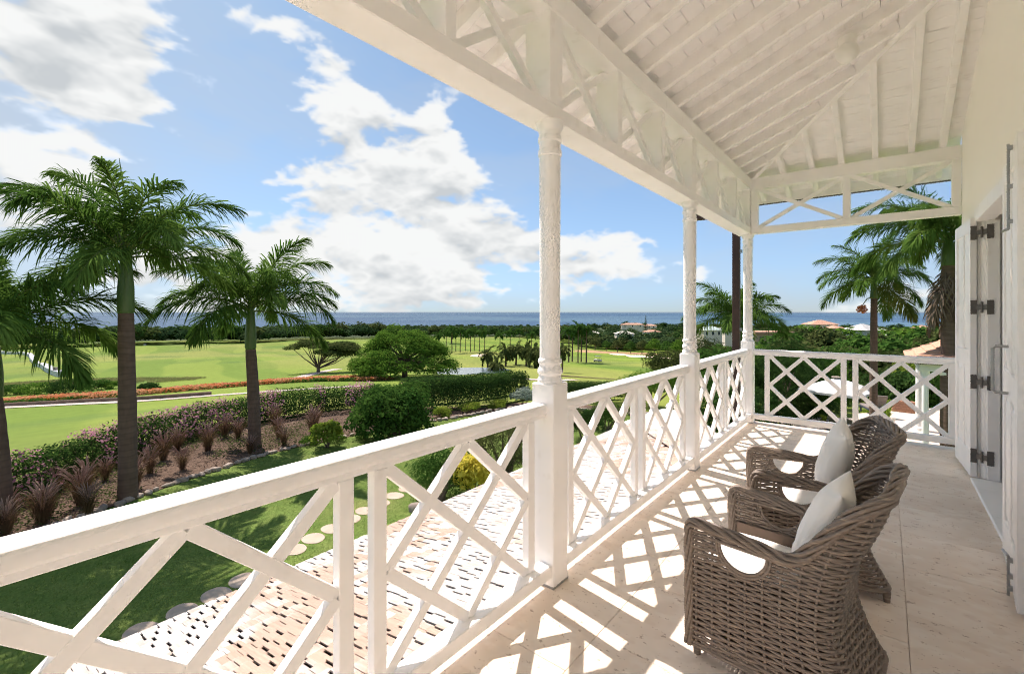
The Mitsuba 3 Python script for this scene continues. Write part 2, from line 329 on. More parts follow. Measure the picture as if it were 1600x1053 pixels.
# columns: square post with a turned column above
cnames = ['white veranda column behind the viewpoint, at the open end of the balustrade', 'white veranda column just out of view on the left', 'tall white turned column in the middle, nearest whole column of the veranda',
          'second white turned column along the balustrade, before the corner column', 'white turned corner column where the two balustrades meet']
for k, y in enumerate(PY):
    if k < 1: continue
    t = thing('veranda_column', cnames[k], 'column', 'turned columns of the veranda')
    h = 0.073
    put('post', MB().box([PC - h, y - h, 0.0], [PC + h, y + h, 1.108], 0.006), W, t, S)
    put('shadow_gap_plate', MB().box([PC - h - 0.003, y - h - 0.003, 0.0], [PC + h + 0.003, y + h + 0.003, 0.012], 0.002), 'grey_metal', t, S)  # thin grey plate; its tone also stands for the shadow gap at the foot
    pr = [(0.0, 1.100), (0.066, 1.100), (0.069, 1.112), (0.069, 1.128), (0.063, 1.136), (0.0615, 1.15), (0.069, 1.158), (0.0705, 1.172), (0.067, 1.186), (0.0605, 1.194), (0.060, 1.21), (0.066, 1.216), (0.0675, 1.226), (0.065, 1.238), (0.0575, 1.245),
          (0.057, 1.30), (0.0575, 1.7), (0.0595, 2.15), (0.060, 2.37), (0.0655, 2.375), (0.0665, 2.39), (0.0655, 2.405), (0.060, 2.41), (0.0605, 2.45), (0.066, 2.455), (0.067, 2.468), (0.066, 2.48), (0.061, 2.486), (0.062, 2.51), (0.074, 2.53), (0.078, 2.545), (0.078, 2.562), (0.0, 2.562)]
    pr2 = []
    for (ra, za), (rb_, zb_) in zip(pr[:-1], pr[1:]):
        nn = max(1, int(abs(zb_ - za) / 0.0065)); pr2 += [(ra + (rb_ - ra) * q / nn, za + (zb_ - za) * q / nn) for q in range(nn)]
    mm = MB().lathe(pr2 + [pr[-1]], (0, 0, 0), 48); vv = mm.v[0]; rad_ = np.hypot(vv[:, 0], vv[:, 1])[:, None]; un_ = vv[:, :2] / np.maximum(rad_, 1e-6)
    dsp = np.zeros(len(vv))
    mm.v[0] = np.column_stack([vv[:, :2] + un_ * (dsp * (rad_[:, 0] > 0.03))[:, None], vv[:, 2]]) + [PC, y, 0]
    put('turned_shaft', mm, W, t, S, smooth=40)


def rail_section(key, p, q, inward, panels):
    """a balustrade bay from p to q (plan points on the rail's centre line); panels: list of (u0, u1) openings between stiles"""
    p, q = np.array([*p, 0.0]), np.array([*q, 0.0]); L = np.linalg.norm(q - p); d = (q - p) / L; w = np.array([*inward, 0.0]); R = np.array([d, w, [0, 0, 1.0]])
    prof = [(-0.052, 0.946), (-0.055, 0.955), (-0.055, 0.982), (-0.050, 0.993), (-0.040, 0.999), (0.040, 0.999), (0.050, 0.993), (0.055, 0.982), (0.055, 0.955), (0.052, 0.946)]
    Rp = np.array([w, [0, 0, 1.0], np.cross(w, [0, 0, 1.0])])
    f = np.cross(w, [0, 0, 1.0]) @ d
    z0, z1 = (0, L) if f > 0 else (-L, 0)
    put('handrail', MB().prism(prof, z0, z1, Rp, p), W, key, S, smooth=40)
    put('under_rail', MB().obox(p + d * L / 2 + [0, 0, 0.9345], [L / 2 - 0.001, 0.049, 0.0115], R, 0.003), W, key, S)
    put('bottom_rail', MB().obox(p + d * L / 2 + w * 0.050 + [0, 0, 0.0965], [L / 2 - 0.001, 0.041, 0.0345], R, 0.005), W, key, S)
    zb, zt = 0.131, 0.922
    for (u0, u1) in panels:
        for a, b in ((u0 - 0.058, u0), (u1, u1 + 0.058)):
            put('stile', MB().obox(p + d * (a + b) / 2 + w * 0.026 + [0, 0, (zb + zt) / 2], [0.029, 0.021, (zt - zb) / 2 - 0.0005], R, 0.003), W, key, S)
        um, zm = (u0 + u1) / 2, (zb + zt) / 2
        segs = [((u0, zt), (u1, zb)), ((u0, zb), (u1, zt)), ((u0, zm), (um, zt)), ((um, zt), (u1, zm)), ((u0, zm), (um, zb)), ((um, zb), (u1, zm))]
        for i, (a, b) in enumerate(segs):
            A = p + d * a[0] + [0, 0, a[1]]; B = p + d * b[0] + [0, 0, b[1]]
            off = w * (0.0012 * i + 0.023); dd = (B - A) / np.linalg.norm(B - A); ins = dd * 0.006
            put('lattice_bar', MB().bar(A + off + ins, B + off - ins, 0.046, 0.036, up=np.cross(dd, w), ch=0.002), W, key, S)


rn = ['white lattice balustrade section behind the viewpoint', 'white lattice balustrade section nearest the viewpoint, left of the middle column', 'white lattice balustrade section between the middle and the second column', 'white lattice balustrade section between the second and the corner column']
for k in range(1, 4):
    y0, y1 = PY[k] + 0.073, PY[k + 1] - 0.073; L = y1 - y0; m = L / 2
    t = thing('balustrade', rn[k], 'balustrade', 'lattice balustrade sections')
    rail_section(t, (-1.50, y0), (-1.50, y1), (1, 0), [(0.154, m - 0.098), (m + 0.098, L - 0.154)])
t = thing('balustrade', 'white lattice balustrade across the far end of the veranda, between corner column and house', 'balustrade', 'lattice balustrade sections')
x0, x1 = PC + 0.073, XW - 0.028
rail_section(t, (x0, 7.035), (x1, 7.035), (0, -1), [(-1.204 - x0, -0.426 - x0), (-0.252 - x0, 0.542 - x0)])

# open trusses over the columns
ZC0, ZC1, ZU0, ZU1 = 2.562, 2.65, 3.16, 3.31
TI, TO = -1.425, -1.60


def truss(key, p, q, inward, ups, posts, single=False):
    p, q = np.array([*p, 0.0]), np.array([*q, 0.0]); L = np.linalg.norm(q - p); d = (q - p) / L; w = np.array([*inward, 0.0]); R = np.array([d, w, [0, 0, 1.0]]); hw = 0.0875 if not single else 0.055
    c = p + d * L / 2
    put('lower_chord', MB().obox(c + [0, 0, (ZC0 + ZC1) / 2], [L / 2, hw, (ZC1 - ZC0) / 2], R, 0.004), W, key, S)
    put('upper_chord', MB().obox(c + [0, 0, (ZU0 + ZU1) / 2], [L / 2, hw + 0.004, (ZU1 - ZU0) / 2], R, 0.004), W, key, S)
    allu = sorted([(u, 0.063 if u in posts else (0.033 if not single else 0.038)) for u in ups])
    for u, h in allu:
        put('upright', MB().obox(p + d * u + [0, 0, (ZC1 + ZU0) / 2], [h, hw - 0.003, (ZU0 - ZC1) / 2 - 0.0005], R, 0.003), W, key, S)
    for (a, ha), (b, hb) in zip(allu[:-1], allu[1:]):
        A, B = a + ha, b - hb
        if B - A < 0.2: continue
        for i, (z0, z1) in enumerate(((ZU0, ZC1), (ZC1, ZU0))):
            P = p + d * A + [0, 0, z0] + w * (0.021 - 0.042 * i); Q = p + d * B + [0, 0, z1] + w * (0.021 - 0.042 * i)
            dd = (Q - P) / np.linalg.norm(Q - P)
            put('brace', MB().bar(P + dd * 0.004, Q - dd * 0.004, 0.046, 0.036, up=np.cross(dd, w), ch=0.002), W, key, S)


ups, posts = [], []
for k in range(1, 5):
    u = PY[k] - PY[0]; ups.append(u); posts.append(u)
    if k < 4: st = (PY[k + 1] - PY[k]) / 3; ups += [u + st, u + 2 * st]
t = thing('roof_truss', 'long white open truss with crossed braces running over the columns', 'truss')
truss(t, ((TI + TO) / 2, PY[0]), ((TI + TO) / 2, 7.10), (1, 0), ups, posts)
t = thing('roof_truss', 'short white open truss with crossed braces across the far end of the veranda', 'truss')
truss(t, (TI + 0.003, 7.02), (XW - 0.001, 7.02), (0, -1), [0.04, 1.056, 2.03], [], True)

# hipped roof of the veranda: boards on rafters
PM, PE, HY = 0.40, 0.35, 1.15
EX, EYY = -2.15, 7.60           # eaves
zr = lambda x: 3.315 + PM * (x + 1.42)      # underside of the rafters, main slope
ze = lambda y: 3.315 + PE * (7.0 - y)
hip = lambda x: 7.0 - HY * (x + 1.42)       # plan line of the hip
RD = 0.105
roof = thing('veranda_roof', 'white boarded veranda roof on exposed rafters, hipped at the far end', 'roof')
YB = -4.4      # the roof ends here; behind it lies an added open terrace that bounces light
y = 6.70
while y > YB:
    xe = min(XW, -1.42 + (7.0 - y) / HY - 0.03)
    a, b = np.array([EX, y, zr(EX) + RD / 2]), np.array([xe, y, zr(xe) + RD / 2])
    put('rafter', MB().bar(a, b, RD, 0.052, ch=0.004), 'ceiling_paint', roof, S); y -= 0.368
for x in (-1.69, -1.37, -1.05, -0.857 + 0.13, -0.42, -0.09, 0.235, 0.50):
    yh = hip(x) if x > -1.42 else 7.0 - HY * (x + 1.42)
    a, b = np.array([x, EYY, ze(EYY) + RD / 2]), np.array([x, max(yh + 0.03, 4.0), ze(max(yh + 0.03, 4.0)) + RD / 2])
    put('jack_rafter', MB().bar(a, b, RD, 0.058, ch=0.004), 'ceiling_paint', roof, S)
a, b = np.array([EX + 0.05, hip(EX + 0.05), zr(EX + 0.05) + RD / 2 - 0.012]), np.array([XW, hip(XW), zr(XW) + RD / 2 - 0.012])
put('hip_rafter', MB().bar(a, b, RD + 0.03, 0.062, ch=0.004), 'ceiling_paint', roof, S)
bw = 0.118
n = int((XW - EX) / bw) + 1
for i in range(n):
    xa, xb = EX + i * bw, min(EX + (i + 1) * bw - 0.004, XW)
    if xb - xa < 0.02: continue
    j = rng.uniform(0, 0.002)
    v = []
    for x in (xa, xb):
        for yy in (YB, hip(x)):
            v += [[x, yy, zr(x) + RD + j], [x, yy, zr(x) + RD + 0.02 + j]]
    f = [[0, 2, 6], [0, 6, 4], [1, 5, 7], [1, 7, 3], [0, 1, 3], [0, 3, 2], [4, 6, 7], [4, 7, 5], [0, 4, 5], [0, 5, 1], [2, 3, 7], [2, 7, 6]]
    put('ceiling_board', MB().add(v, f), 'ceiling_paint', roof, S)
yy = EYY
while yy > hip(XW):
    ya, yb = yy, max(yy - bw + 0.004, hip(XW)); j = rng.uniform(0, 0.002); v = []
    for y_ in (ya, yb):
        xl = -1.42 + (7.0 - y_) / HY
        for x in (xl, XW):
            v += [[x, y_, ze(y_) + RD + j], [x, y_, ze(y_) + RD + 0.02 + j]]
    put('ceiling_board', MB().add(v, f), 'ceiling_paint', roof, S); yy -= bw
# weathering skin, fascias
v = [[EX, YB, zr(EX)], [XW, YB, zr(XW)], [XW, hip(XW), zr(XW)], [EX, hip(EX), zr(EX)], [XW, EYY, ze(EYY)], [EX, EYY, ze(EYY)]]
v = np.array(v) + [0, 0, RD + 0.030]
put('roof_covering', MB().add(np.vstack([v, v + [0, 0, 0.03]]), [[0, 1, 2], [0, 2, 3], [3, 2, 4], [3, 4, 5], [6, 8, 7], [6, 9, 8], [9, 10, 8], [9, 11, 10], [0, 6, 7], [0, 7, 1], [0, 3, 9], [0, 9, 6], [4, 11, 5], [4, 10, 11]]), 'roof_grey', roof, S)
put('fascia', MB().box([EX - 0.024, YB, zr(EX) - 0.02], [EX - 0.002, EYY + 0.03, zr(EX) + RD + 0.05], 0.003), 'ceiling_paint', roof, S)
put('fascia', MB().box([EX - 0.001, EYY + 0.002, ze(EYY) - 0.02], [XW, EYY + 0.026, ze(EYY) + RD + 0.05], 0.003), 'ceiling_paint', roof, S)
put('drip_edge', MB().box([EX - 0.002, EYY + 0.028, ze(EYY) - 0.034], [XW, EYY + 0.05, ze(EYY) + 0.02]), 'dark_metal', roof, S)

# ceiling lamp
t = thing('ceiling_lamp', 'round white globe lamp fixed under the rafters', 'lamp')
gx, gy, gz = -0.25, 4.83, 3.685
put('globe', MB().mesh(trimesh.creation.icosphere(4, 0.086)).get(), 'globe', t)
k = t + '__globe'; scene[k]['to_world'] = T().translate([gx * S, gy * S, gz * S]).scale(S)
put('mount', MB().lathe([(0, 0.05), (0.062, 0.05), (0.07, 0.06), (0.07, 0.125), (0, 0.125)], (gx, gy, gz), 24), 'globe', t, S, smooth=35)

# ------------------------------------------------------------------ house wall, door opening, shutters
house = thing('house', 'pale rendered house wall with a doorway, along the right side of the veranda', 'house')
DY0, DY1, DZ = 4.16, 5.80, 2.33
wl = MB()
wl.box([XW, DY1 + 0.09, -2.9], [XW + 0.3, 7.0, 4.6]).box([XW, -9.0, -2.9], [XW + 0.3, DY0, 4.6]).box([XW, DY0, DZ + 0.03], [XW + 0.3, DY1 + 0.09, 4.6]).box([XW, DY0, -2.9], [XW + 0.3, DY1 + 0.09, -0.02])
put('wall', wl, 'wall_render', house, S)
put('wall_return', MB().box([XW + 0.3, 6.7, -2.9], [7.0, 6.998, 5.2]).box([XW + 0.301, -9.0, -2.9], [7.0, -8.7, 5.2]).box([6.7, -8.7, -2.9], [7.0, 6.7, 5.2]), 'wall_render', house, S)
put('main_roof', MB().add([[0.4, -9.3, 4.55], [0.4, 7.3, 4.55], [7.2, 7.3, 4.55], [7.2, -9.3, 4.55], [3.8, -4.4, 6.0], [3.8, 4, 6.0]], [[0, 4, 1], [1, 4, 5], [1, 5, 2], [2, 5, 3], [3, 5, 4], [3, 4, 0], [0, 1, 2], [0, 2, 3]]), 'roof_grey', house, S)
put('door_head', MB().box([XW - 0.022, DY0 - 0.08, DZ - 0.02], [XW + 0.1, DY1 + 0.088, DZ + 0.1], 0.005), W, house, S)
put('door_jamb', MB().box([XW + 0.048, DY1 + 0.0, 0.03], [XW + 0.132, DY1 + 0.089, DZ - 0.022], 0.004).box([XW + 0.02, DY1 + 0.03, 0.03], [XW + 0.047, DY1 + 0.089, DZ - 0.022], 0.004), W, house, S)
put('door_jamb', MB().box([XW + 0.004, DY0 + 0.001, 0.03], [XW + 0.13, DY0 + 0.06, DZ - 0.022], 0.004), W, house, S)
put('door_sill', MB().box([XW - 0.055, DY0 - 0.02, 0.001], [XW + 0.3, DY1 + 0.02, 0.026], 0.006), W, house, S)
put('glass_door', MB().box([XW + 0.19, DY0 + 0.061, 0.028], [XW + 0.2, DY1 - 0.001, DZ - 0.022]), 'door_glass', house, S)


def leaf_frame(key, o, ang, Wd, z0, z1, th=0.044):
    """a shutter leaf; o: hinge corner, ang: direction of the leaf in plan (degrees), its face towards the veranda on the left of that direction"""
    a = math.radians(ang); d = np.array([math.cos(a), math.sin(a), 0]); w = np.array([-math.sin(a), math.cos(a), 0]); R = np.array([d, w, [0, 0, 1.0]]); o = np.array([*o, 0.0])

    def bx(name, u0, u1, za, zb, t0, t1, ch=0.003):
        put(name, MB().obox(o + d * (u0 + u1) / 2 + w * (t0 + t1) / 2 + [0, 0, (za + zb) / 2], [(u1 - u0) / 2, abs(t1 - t0) / 2, (zb - za) / 2], R, ch), W, key, S)
    sw = 0.10
    bx('stile', 0, sw, z0, z1, 0, th); bx('stile', Wd - sw, Wd, z0, z1, 0, th)
    zs = [z0, z0 + 0.22, 1.02, 1.16, z1 - 0.12, z1]
    for za, zb in ((zs[0], zs[1]), (zs[2], zs[3]), (zs[4], zs[5])): bx('cross_rail', sw + 0.001, Wd - sw - 0.001, za, zb, 0.002, th - 0.002)
    m = Wd / 2; bx('centre_stile', m - 0.045, m + 0.045, zs[1] + 0.001, zs[2] - 0.001, 0.003, th - 0.003); bx('centre_stile', m - 0.045, m + 0.045, zs[3] + 0.001, zs[4] - 0.001, 0.003, th - 0.003)
    for za, zb in ((zs[1], zs[2]), (zs[3], zs[4])):
        for u0, u1 in ((sw, m - 0.045), (m + 0.045, Wd - sw)):
            bx('panel', u0 + 0.001, u1 - 0.001, za + 0.001, zb - 0.001, 0.014, th - 0.014); bx('raised_field', u0 + 0.04, u1 - 0.04, za + 0.045, zb - 0.045, 0.007, th - 0.007, 0.006)
    return o, d, w, R


sh = thing('door_shutter', 'white panelled shutter folded open against the wall beyond the doorway', 'shutter', 'panelled door shutters')
o, d, w, R = leaf_frame(sh, (0.640, 5.845), 93.0, 0.72, 0.03, 2.345)
for z in (2.21, 1.545, 0.88, 0.22):
    m = MB()
    for x0, x1 in ((0.598, 0.640), (0.698, 0.742)):
        yb = 5.843 if x0 < 0.65 else 5.798
        m.prism([(x0, z - 0.062), (x1, z - 0.062 if x0 < 0.65 else z - 0.062), (x1, z + 0.062), (x0, z + 0.062)], 0, 0.004, np.array([[1, 0, 0], [0, 0, 1.0], [0, -1, 0]]), (0, yb - 0.001, 0))
    m.bar([0.638, 5.836, z], [0.70, 5.793, z], 0.045, 0.006).tube([[0.668, 5.812, z - 0.05], [0.668, 5.812, z + 0.05]], 0.009, 10)
    put('hinge', m, 'dark_metal', sh, S)
sh = thing('door_shutter', 'white panelled shutter with pull handle and two bolts, at the right edge', 'shutter', 'panelled door shutters')
a = math.degrees(math.atan2(3.32 - 4.15, 0.503 - 0.567))
o, d, w, R = leaf_frame(sh, (0.567, 4.15), a, 0.83, 0.03, 2.385)
# the leaf's veranda face is on the side of -w here
fx = lambda u, out: o + d * u - w * out
P = lambda u, out, z: fx(u, out) + [0, 0, z]
fw_ = 0.0 if (o + d * 0.4 - w * 0.1)[0] < (o + d * 0.4)[0] else 1.0
sgn = 1 if fw_ == 0 else -1
off = 0.0 if sgn == 1 else -0.044
Q = lambda u, out, z: o + d * u + w * (-sgn * out - (off if sgn == -1 else 0)) + [0, 0, z]
h = MB().tube([Q(0.40, 0.0, 1.31), Q(0.40, 0.05, 1.31), Q(0.40, 0.062, 1.295), Q(0.40, 0.062, 1.065), Q(0.40, 0.05, 1.05), Q(0.40, 0.0, 1.05)], 0.0085, 10)
put('pull_handle', h, 'grey_metal', sh, S, smooth=40)
for z0, z1, u in ((1.93, 2.37, 0.66), (0.035, 0.24, 0.66)):
    m = MB().tube([Q(u, 0.018, z0), Q(u, 0.018, z1)], 0.006, 10).tube([Q(u, 0.02, z0 if z0 > 1 else z1), Q(u - 0.07, 0.035, z0 if z0 > 1 else z1)], 0.007, 8)
    for z in (z0 + 0.04, (z0 + z1) / 2, z1 - 0.02): m.obox(Q(u, 0.012, z), [0.014, 0.010, 0.010], R)
    put('bolt', m, 'grey_metal', sh, S)

# ------------------------------------------------------------------ wicker armchairs (local: x from front to back, y across, units of S)
CW, CL0 = 0.535, 0.58
Lz = PchipInterpolator([0.0, 0.05, 0.16, 0.31, 0.45, 0.58, 0.70, 0.80, 0.90], [0.645, 0.635, 0.58, 0.535, 0.545, 0.585, 0.640, 0.675, 0.695])
topu = PchipInterpolator([0, 0.25, 0.5, 0.64, 0.73, 0.80, 0.87, 0.94, 1.0], [0.588, 0.580, 0.562, 0.553, 0.575, 0.645, 0.745, 0.815, 0.845])
RC = 0.085
SEG1 = CL0 - RC; ARC = RC * math.pi / 2; SEG2 = CW - 2 * RC
PER = 2 * SEG1 + 2 * ARC + SEG2


def plan(s):
    """nominal plan position and outward normal at arc length s of the U-shaped shell"""
    s = np.asarray(s, float); x = np.zeros_like(s); y = np.zeros_like(s); nx = np.zeros_like(s); ny = np.zeros_like(s)
    a = s < SEG1; x[a] = s[a]; ny[a] = -1
    b = (s >= SEG1) & (s < SEG1 + ARC); t = (s[b] - SEG1) / RC; x[b] = SEG1 + RC * np.sin(t); y[b] = RC - RC * np.cos(t); nx[b] = np.sin(t); ny[b] = -np.cos(t)
    c = (s >= SEG1 + ARC) & (s < SEG1 + ARC + SEG2); x[c] = CL0; y[c] = RC + s[c] - SEG1 - ARC; nx[c] = 1
    d = (s >= SEG1 + ARC + SEG2) & (s < SEG1 + 2 * ARC + SEG2); t = (s[d] - SEG1 - ARC - SEG2) / RC; x[d] = SEG1 + RC * np.cos(t); y[d] = CW - RC + RC * np.sin(t); nx[d] = np.cos(t); ny[d] = np.sin(t)
    e = s >= SEG1 + 2 * ARC + SEG2; x[e] = np.maximum(SEG1 - (s[e] - (SEG1 + 2 * ARC + SEG2)), 0); y[e] = CW; ny[e] = 1
    return x, y, nx, ny


def ztop(s):
    x, y, _, _ = plan(s); z = topu(np.clip(x / CL0, 0, 1))
    back = np.clip((x - SEG1) / RC, 0, 1)
    return z + back * 0.022 * (1 - ((y - CW / 2) / (CW / 2)) ** 2)


def shell(s, z, out=0.0):
    x, y, nx, ny = plan(s); k = np.clip(x / CL0, 0, 1) ** 1.6; L = Lz(z) / CL0
    fl = 0.020 * np.clip((z - 0.5) / 0.35, 0, 1) * k + 0.018 * np.clip((0.2 - z) / 0.2, 0, 1) * k
    yy = y + (y - CW / 2) / (CW / 2) * fl
    return np.stack([x * (1 + (L - 1) * k) + nx * out, yy + ny * out, z + 0 * x], -1)


HX, HZ, HW, HH = 0.225, 0.532, 0.088, 0.088     # the grip hole in each side: flat on top, round below


def in_hole(s, z, g=0.0):
    x, y, _, _ = plan(s); side = (s < SEG1) | (s > PER - SEG1)
    return side & (z < HZ + g) & (((x - HX) / (HW + g)) ** 2 + ((z - HZ) / (HH + g)) ** 2 < 1)


def runs(ok):
    i = np.flatnonzero(ok)
    return [r for r in np.split(i, np.flatnonzero(np.diff(i) > 1) + 1) if len(r) > 2] if len(i) else []


def chair_meshes(seed):
    r = np.random.default_rng(seed); out = {}
    st = PER / round(PER / 0.068)
    m = MB()
    z = 0.068; i = 0
    while z < 0.88:
        s = np.arange(0, PER + 1e-6, st / 4) + 1e-4; s = s[s < PER]
        zz = z + r.normal(0, 0.0007) + 0.0012 * np.sin(s * 9 + r.uniform(0, 6))
        o = 0.0058 * np.cos(math.pi * (s / st - 0.5) + math.pi * (i % 2)) + r.normal(0, 0.0006)
        ok = (zz < ztop(s) - 0.012) & ~in_hole(s, zz, 0.006)
        p = shell(s, zz, o)
        for q in runs(ok): m.tube(p[q], 0.0064 + r.uniform(-0.0006, 0.0005), 5, cap=False)
        z += 0.0121; i += 1
    z = 0.068
    while z < 0.30:                                      # apron under the seat, at the front
        y = np.arange(0.01, CW - 0.005, st / 4); o = 0.0055 * np.cos(math.pi * y / st + math.pi * (i % 2))
        m.tube(np.stack([0.012 + o, y, z + 0 * y], -1), 0.0062, 5, cap=False); z += 0.0121; i += 1
    out['woven_shell'] = m
    m = MB()
    for s in np.arange(st / 2, PER, st):
        z = np.arange(0.055, float(ztop(np.array([s]))[0]), 0.02); sv = np.full_like(z, s)
        for q in runs(~in_hole(sv, z, 0.004)): m.tube(shell(sv, z)[q], 0.0058, 6)
    for y in np.arange(st / 2, CW, st): m.tube([[0.012, y, 0.055], [0.012, y, 0.31]], 0.0055, 6)
    out['stake'] = m
    # rim: strands twisted along the top edge and down both front edges
    s = np.linspace(0.03, PER - 0.03, 240); top = shell(s, ztop(s))
    za = np.arange(0.05, 0.545, 0.02); c = lambda y, sg: np.stack([0.001 + 0 * za, y + 0 * za, za], -1)
    arc = lambda y: np.array([[0.002, y, 0.562], [0.008, y, 0.577], [0.018, y, 0.585]])
    path = np.vstack([c(0, 1), arc(0), top, arc(CW)[::-1], c(CW, 1)[::-1]])
    seg = np.linalg.norm(np.diff(path, axis=0), axis=1); L = np.concatenate([[0], np.cumsum(seg)]); u = np.linspace(0, L[-1], 420)
    path = np.stack([np.interp(u, L, path[:, k]) for k in range(3)], -1)
    for _ in range(3): path[1:-1] = (path[:-2] + 2 * path[1:-1] + path[2:]) / 4
    t = np.gradient(path, axis=0); t /= np.linalg.norm(t, axis=1, keepdims=True)
    ctr = np.array([0.33, CW / 2, 0.45]); a = np.cross(t, path - ctr); a /= np.linalg.norm(a, axis=1, keepdims=True); b = np.cross(t, a)
    m = MB()
    fat = 1 + 0.35 * np.exp(-((u - L[-1] / 2) / (0.32 * L[-1])) ** 4)
    for k in range(8):
        ph = 2 * math.pi * k / 8 + u * 9.0 + 0.5 * np.sin(u * 11 + k); R_ = 0.0145 * fat * (1 + 0.12 * math.sin(k * 2.3))
        m.tube(path + R_[:, None] * (np.cos(ph)[:, None] * a + np.sin(ph)[:, None] * b * 0.85), 0.0078, 6)
    m.tube(path, 0.010 * fat, 8)
    out['braided_rim'] = m
    out['grips'] = []
    for yb, sg in ((0.0, -1), (CW, 1)):
        m = MB()
        for k in range(2):
            e = np.linspace(-0.15, math.pi + 0.15, 26); g = 0.004 + 0.012 * k
            m.tube(np.stack([HX - (HW + g) * np.cos(e), yb + sg * 0.006 + 0 * e, HZ - (HH + g) * np.sin(e)], -1), 0.0068, 6)
        m.tube([[HX - HW - 0.02, yb + sg * 0.004, HZ + 0.006], [HX + HW + 0.02, yb + sg * 0.004, HZ + 0.004]], 0.008, 6)
        out['grips'].append(m)
    m = MB()
    s = np.linspace(0.004, PER - 0.004, 150)
    for k in range(3): m.tube(shell(s, 0.056 + 0.0 * s, 0.006 * (k - 1)) + [0, 0, 0.005 * (k % 2)], 0.0072, 6)
    m.tube([[0.012, 0.01, 0.056], [0.012, CW - 0.01, 0.056]], 0.0075, 6).tube([[0.006, 0.0, 0.31], [0.006, CW, 0.31]], 0.009, 6)
    out['base_band'] = m
    m = MB()
    for x, y in ((0.025, 0.03), (0.025, CW - 0.03)): out.setdefault('legs', []).append(MB().lathe([(0, 0), (0.015, 0), (0.019, 0.055), (0, 0.055)], (x, y, 0), 12))
    for x, y in ((0.615, 0.02), (0.615, CW - 0.02)): out['legs'].append(MB().lathe([(0, 0), (0.015, 0), (0.019, 0.055), (0, 0.055)], (x, y, 0), 12))
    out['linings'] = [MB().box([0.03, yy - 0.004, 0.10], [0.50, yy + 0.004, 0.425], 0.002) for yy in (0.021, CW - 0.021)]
    out['seat_deck'] = MB().box([0.02, 0.015, 0.285], [0.52, CW - 0.015, 0.302], 0.004)
    # seat cushion
    g = np.linspace(-1, 1, 41); X, Y = np.meshgrid(g, g, indexing='ij'); e = np.clip(1 - np.maximum(abs(X), abs(Y)) ** 8, 0, 1) ** 0.5
    soft = (1 - X ** 4) * (1 - Y ** 4)
    zt = 0.352 + 0.036 * e + 0.018 * soft + 0.004 * meshkit.noise(np.stack([X * 3, Y * 3, 0 * X], -1), 4); zb_ = 0.352 - 0.045 * e
    px, py = 0.262 + X * 0.262 * (1 - 0.03 * Y ** 4), CW / 2 + Y * 0.243
    m = MB()
    for zz, fl in ((zt, 0), (zb_, 1)):
        v = np.stack([px, py, zz], -1).reshape(-1, 3); i, j = np.meshgrid(np.arange(40), np.arange(40), indexing='ij')
        q = np.stack([i * 41 + j, (i + 1) * 41 + j, (i + 1) * 41 + j + 1, i * 41 + j + 1], -1).reshape(-1, 4); m.add(v, q[:, ::-1] if fl else q)
    out['seat_cushion'] = m
    # scatter cushion: puffed square with pinched corners
    g = np.sin(np.linspace(-1, 1, 61) * math.pi / 2); X, Y = np.meshgrid(g, g, indexing='ij')
    th = np.clip((1 - X ** 2) * (1 - Y ** 2), 0, 1) ** 0.46
    pull = 1 - 0.075 * (1 - X ** 2) * abs(Y) ** 3; pull2 = 1 - 0.075 * (1 - Y ** 2) * abs(X) ** 3
    wr = meshkit.fbm(np.stack([X * 2.2 + seed, Y * 2.2, 0 * X], -1), 4, seed) - 0.5
    ridge = np.abs(meshkit.fbm(np.stack([X * 1.6 + 2 * seed, Y * 4.0, 0 * X], -1), 3, seed + 3) - 0.5)
    m = MB()
    for sg in (1, -1):
        v = np.stack([X * 0.222 * pull2, Y * 0.222 * pull, sg * (0.083 * th + (0.020 * wr - 0.022 * ridge) * th)], -1).reshape(-1, 3); i, j = np.meshgrid(np.arange(60), np.arange(60), indexing='ij')
        q = np.stack([i * 61 + j, (i + 1) * 61 + j, (i + 1) * 61 + j + 1, i * 61 + j + 1], -1).reshape(-1, 4); m.add(v, q if sg > 0 else q[:, ::-1])
    out['pillow'] = m
    return out


def armchair(label, x, y, ang, pil, seed):
    t = thing('armchair', label, 'armchair', 'wicker armchairs on the veranda'); M = chair_meshes(seed)
    W2 = T().translate([x * S, y * S, 0.001]).rotate([0, 0, 1], ang).scale(S)

    def p(name, mb, m, smooth=40, kind=None):
        k = place(name, shape(mb, m, 1, smooth), W2, t)
        if kind: tag(k, kind=kind)
    p('woven_shell', M['woven_shell'], 'rattan', True, 'stuff'); p('upright_stakes', M['stake'], 'rattan', True, 'stuff'); p('braided_rim', M['braided_rim'], 'rattan_rim', True); p('base_band', M['base_band'], 'rattan_rim', True)
    for l in M['grips']: p('grip_edge', l, 'rattan_rim', True)
    for l in M['legs']: p('leg', l, 'rattan_rim', 35)
    p('seat_deck', M['seat_deck'], 'rattan')
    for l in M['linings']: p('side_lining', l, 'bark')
    p('seat_cushion', M['seat_cushion'], 'cushion', 60)
    cx, cy, cz, tilt, yaw, roll = pil
    k = tag(num('scatter_cushion'), label.replace('wicker armchair', 'white cushion leaning in the back of the wicker armchair'), 'cushion', 'white scatter cushions')
    labels[k]['label'] = pil_label[seed]
    scene[k] = {**shape(M['pillow'], 'cushion', 1, True), 'to_world': W2 @ T().translate([cx, cy, cz]).rotate([0, 0, 1], yaw).rotate([0, 1, 0], -90 + tilt).rotate([0, 0, 1], roll)}


